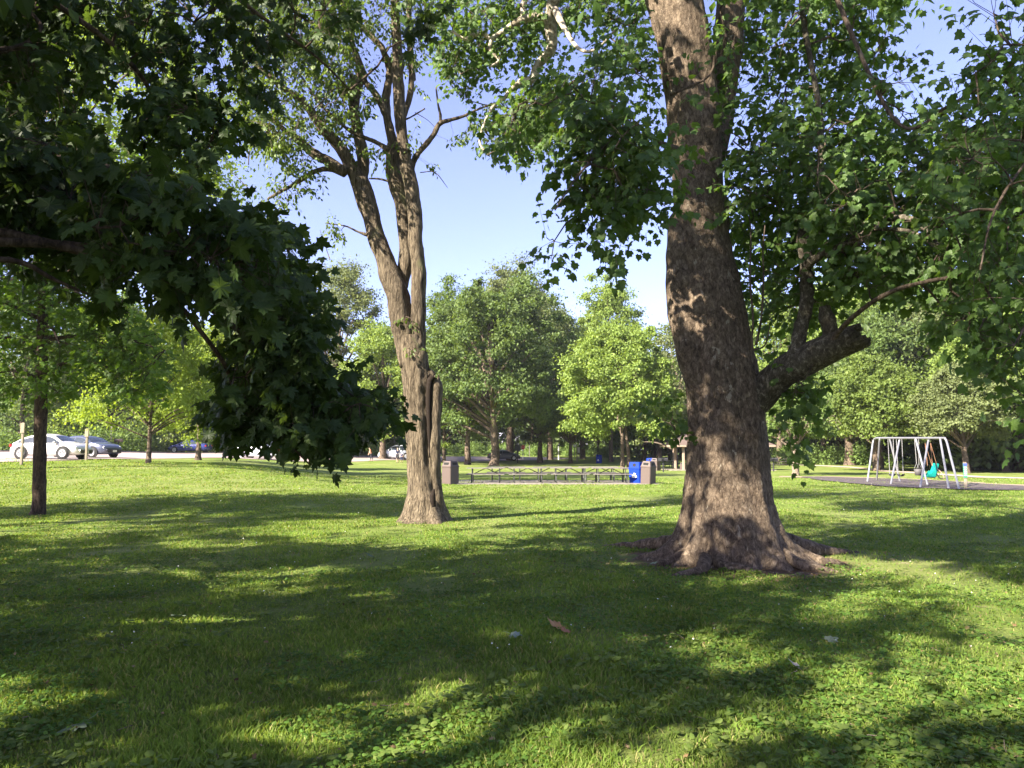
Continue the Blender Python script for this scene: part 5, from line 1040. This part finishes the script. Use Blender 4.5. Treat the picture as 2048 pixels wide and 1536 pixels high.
    swing(1833, 'grey toddler bucket swing in the middle of the frame', 'bucket', .62, .34); swing(1855, 'teal high-backed seat swing with harness bar', 'seat', .40, .5, .05)
swings()
def marker():
    b = G(1928, 32.5); t = thing('marker_post', 'light wooden post with a tall narrow green and blue sign beside the swings', 'sign', b, R(-8)); h = P(1928, 925, 32.5)[2]-b[2]
    g = MB(); g.box((0, 0, h/2-.1), (.11, .09, h+.2), 0, 0, 0, 1, .01); g.build('post', M['wood_post'], t)
    g = MB(); g.box((-.02, -.062, h-.34), (.15, .03, .62)); bd = g.build('sign_panel', M['green_s'], t)
    g = MB(); g.box((-.02, -.08, h-.09), (.15, .008, .12)); g.build('sign_header', M['blue_s'], bd)
    g = MB()
    for k in range(5): g.box((-.02, -.08, h-.2-k*.085), (.10, .006, .022)); 
    g.build('print', M['white'], bd)
marker()
# ============================================================ people
M['skin'] = mat('skin', (.45, .28, .2), .6); M['navy'] = mat('navy_cloth', (.02, .03, .08), .9); M['dark_hair'] = mat('dark_hair', (.02, .014, .01), .7); M['orange'] = mat('orange_cloth', (.5, .16, .08), .9); M['dkcloth'] = mat('dark_cloth', (.02, .02, .03), .9)
def skin_obj(name, verts, edges, rads, m_, parent, sub=2, root=0):
    me = bpy.data.meshes.new(name); me.from_pydata([tuple(v_) for v_ in verts], edges, []); o = bpy.data.objects.new(name, me); COL.objects.link(o); o.parent = parent; me.materials.append(m_)
    o.modifiers.new('skin', 'SKIN'); sv = me.skin_vertices[0].data
    for i, r in enumerate(rads): sv[i].radius = (r, r) if not isinstance(r, tuple) else r
    sv[root].use_root = True; s_ = o.modifiers.new('sub', 'SUBSURF'); s_.levels = sub; s_.render_levels = sub
    for p in me.polygons: p.use_smooth = True
    return o
def person(label, px, Y, rz, h, top, legs, arms=((.10, -.08), (.02, .06)), step=.1, lean=0.):
    b = G(px, Y); t = thing('person', label, 'person', b, rz, 'people by the car park'); t.scale = (h/1.7,)*3
    v = []; e = []; r = []
    def a(p_, q, rad): v.append(p_); r.append(rad); i = len(v)-1; 
    V = {}
    def ad(k, p_, rad, par=None): V[k] = len(v); v.append(p_); r.append(rad); (par is not None) and e.append((V[par], V[k]))
    L_ = lean
    ad('pel', (0, 0, .95), (.145, .10)); ad('wa', (0, L_*.3, 1.10), (.125, .09), 'pel'); ad('ch', (0, L_*.6, 1.30), (.155, .11), 'wa'); ad('nk', (0, L_, 1.46), .06, 'ch'); ad('hb', (0, L_*1.1+.0, 1.53), .075, 'nk'); ad('hd', (0, L_*1.2-.01, 1.62), (.080, .10), 'hb'); ad('nose', (0, L_*1.2-.105, 1.585), .014, 'hd')
    for s_, (ax, ay), n_ in ((-1, arms[0], 'l'), (1, arms[1], 'r')):
        ad('sh'+n_, (s_*.17, L_*.8, 1.40), .055, 'ch'); ad('el'+n_, (s_*.235, L_*.6+ay*.4+.02, 1.13), .042, 'sh'+n_); ad('wr'+n_, (s_*(.22+ax), ay-.03, .90), .028, 'el'+n_); ad('pm'+n_, (s_*(.22+ax), ay-.05, .83), (.036, .018), 'wr'+n_)
        for k in range(4): f = -.028+.019*k; ad('f%d%s' % (k, n_), (s_*(.22+ax)+s_*.008, ay-.05+f, .79), .009, 'pm'+n_); ad('g%d%s' % (k, n_), (s_*(.21+ax), ay-.055+f, .745+.008*abs(k-1.5)), .008, 'f%d%s' % (k, n_))
        ad('t'+n_, (s_*(.22+ax), ay-.095, .80), .010, 'pm'+n_)
        ad('hp'+n_, (s_*.09, 0, .88), .085, 'pel'); st = step*s_; ad('kn'+n_, (s_*.10, st*.5-.01, .48), .055, 'hp'+n_); ad('an'+n_, (s_*.10, st+.02, .08), .036, 'kn'+n_); ad('to'+n_, (s_*.11, st-.13, .035), .032, 'an'+n_)
    skin_obj('body', v, e, r, M['skin'], t)
    K = ['pel', 'wa', 'ch', 'shl', 'shr', 'ell', 'elr']; g = {k: i for i, k in enumerate(K)}
    vv = [np.array(v[V[k]]) for k in K]; vv[0] = vv[0]+[0, 0, -.02]; vv[5] = vv[3]*.35+vv[5]*.65; vv[6] = vv[4]*.35+vv[6]*.65
    skin_obj('shirt', vv, [(0, 1), (1, 2), (2, 3), (2, 4), (3, 5), (4, 6)], [(.165, .12), (.145, .11), (.175, .13), .075, .075, .066, .066], top, t)
    K = ['pel', 'hpl', 'hpr', 'knl', 'knr', 'anl', 'anr']; vv = [np.array(v[V[k]]) for k in K]; lg = legs[1]; vv[5] = vv[3]*(1-lg)+vv[5]*lg; vv[6] = vv[4]*(1-lg)+vv[6]*lg
    skin_obj('trousers', vv, [(0, 1), (0, 2), (1, 3), (2, 4), (3, 5), (4, 6)], [(.16, .115), .10, .10, .072, .072, .055, .055], legs[0], t)
    hd = np.array(v[V['hd']]); skin_obj('hair', [hd+[0, .03, .03], hd+[0, .04, -.05]], [(0, 1)], [(.088, .095), (.08, .07)], M['dark_hair'], t)
    g = MB()
    for s_ in (-1, 1): g.box(hd+[s_*.032, -.098, .0], (.02, .008, .009))
    g.build('eyes', M['black'], t)
    for s_ in (-1, 1): g = MB(); q = np.array(v[V['anl' if s_ < 0 else 'anr']]); g.box(q+[s_*.005, -.06, -.045], (.09, .26, .07), 0, 0, 0, .85, .03); g.build('shoe', M['black'], t, True)
    return t
person('adult in navy top and dark shorts standing left of the forked trunk', 795, 82, R(20), 1.62, M['navy'], (M['dkcloth'], .1), lean=-.04)
person('child in dark blue standing beside the adult in navy', 803.5, 83, R(-15), 1.12, M['navy'], (M['navy'], .5))
person('person in orange top bending beside the dark maple leaves', 743, 84, R(-70), 1.5, M['orange'], (M['dkcloth'], .8), ((.05, -.3), (.05, -.32)), .12, -.22)

# ============================================================ thin summer haze
def haze():
    mb = MB(); lo = float(H(np.array([0, -600., 600]), np.array([0, 400., 400])).min())-1.5; mb.box((0, 150, (lo+40)/2), (1400, 900, 40-lo)); m_ = bpy.data.materials.new('haze'); m_.use_nodes = True; nt_ = m_.node_tree; nt_.nodes.clear()
    o_ = nt_.nodes.new('ShaderNodeOutputMaterial'); v_ = nt_.nodes.new('ShaderNodeVolumePrincipled'); v_.inputs['Color'].default_value = (.95, .97, 1, 1); v_.inputs['Density'].default_value = .00022; v_.inputs['Anisotropy'].default_value = .2; nt_.links.new(v_.outputs[0], o_.inputs['Volume'])
    tag(mb.build('haze', m_), kind='stuff')
haze()
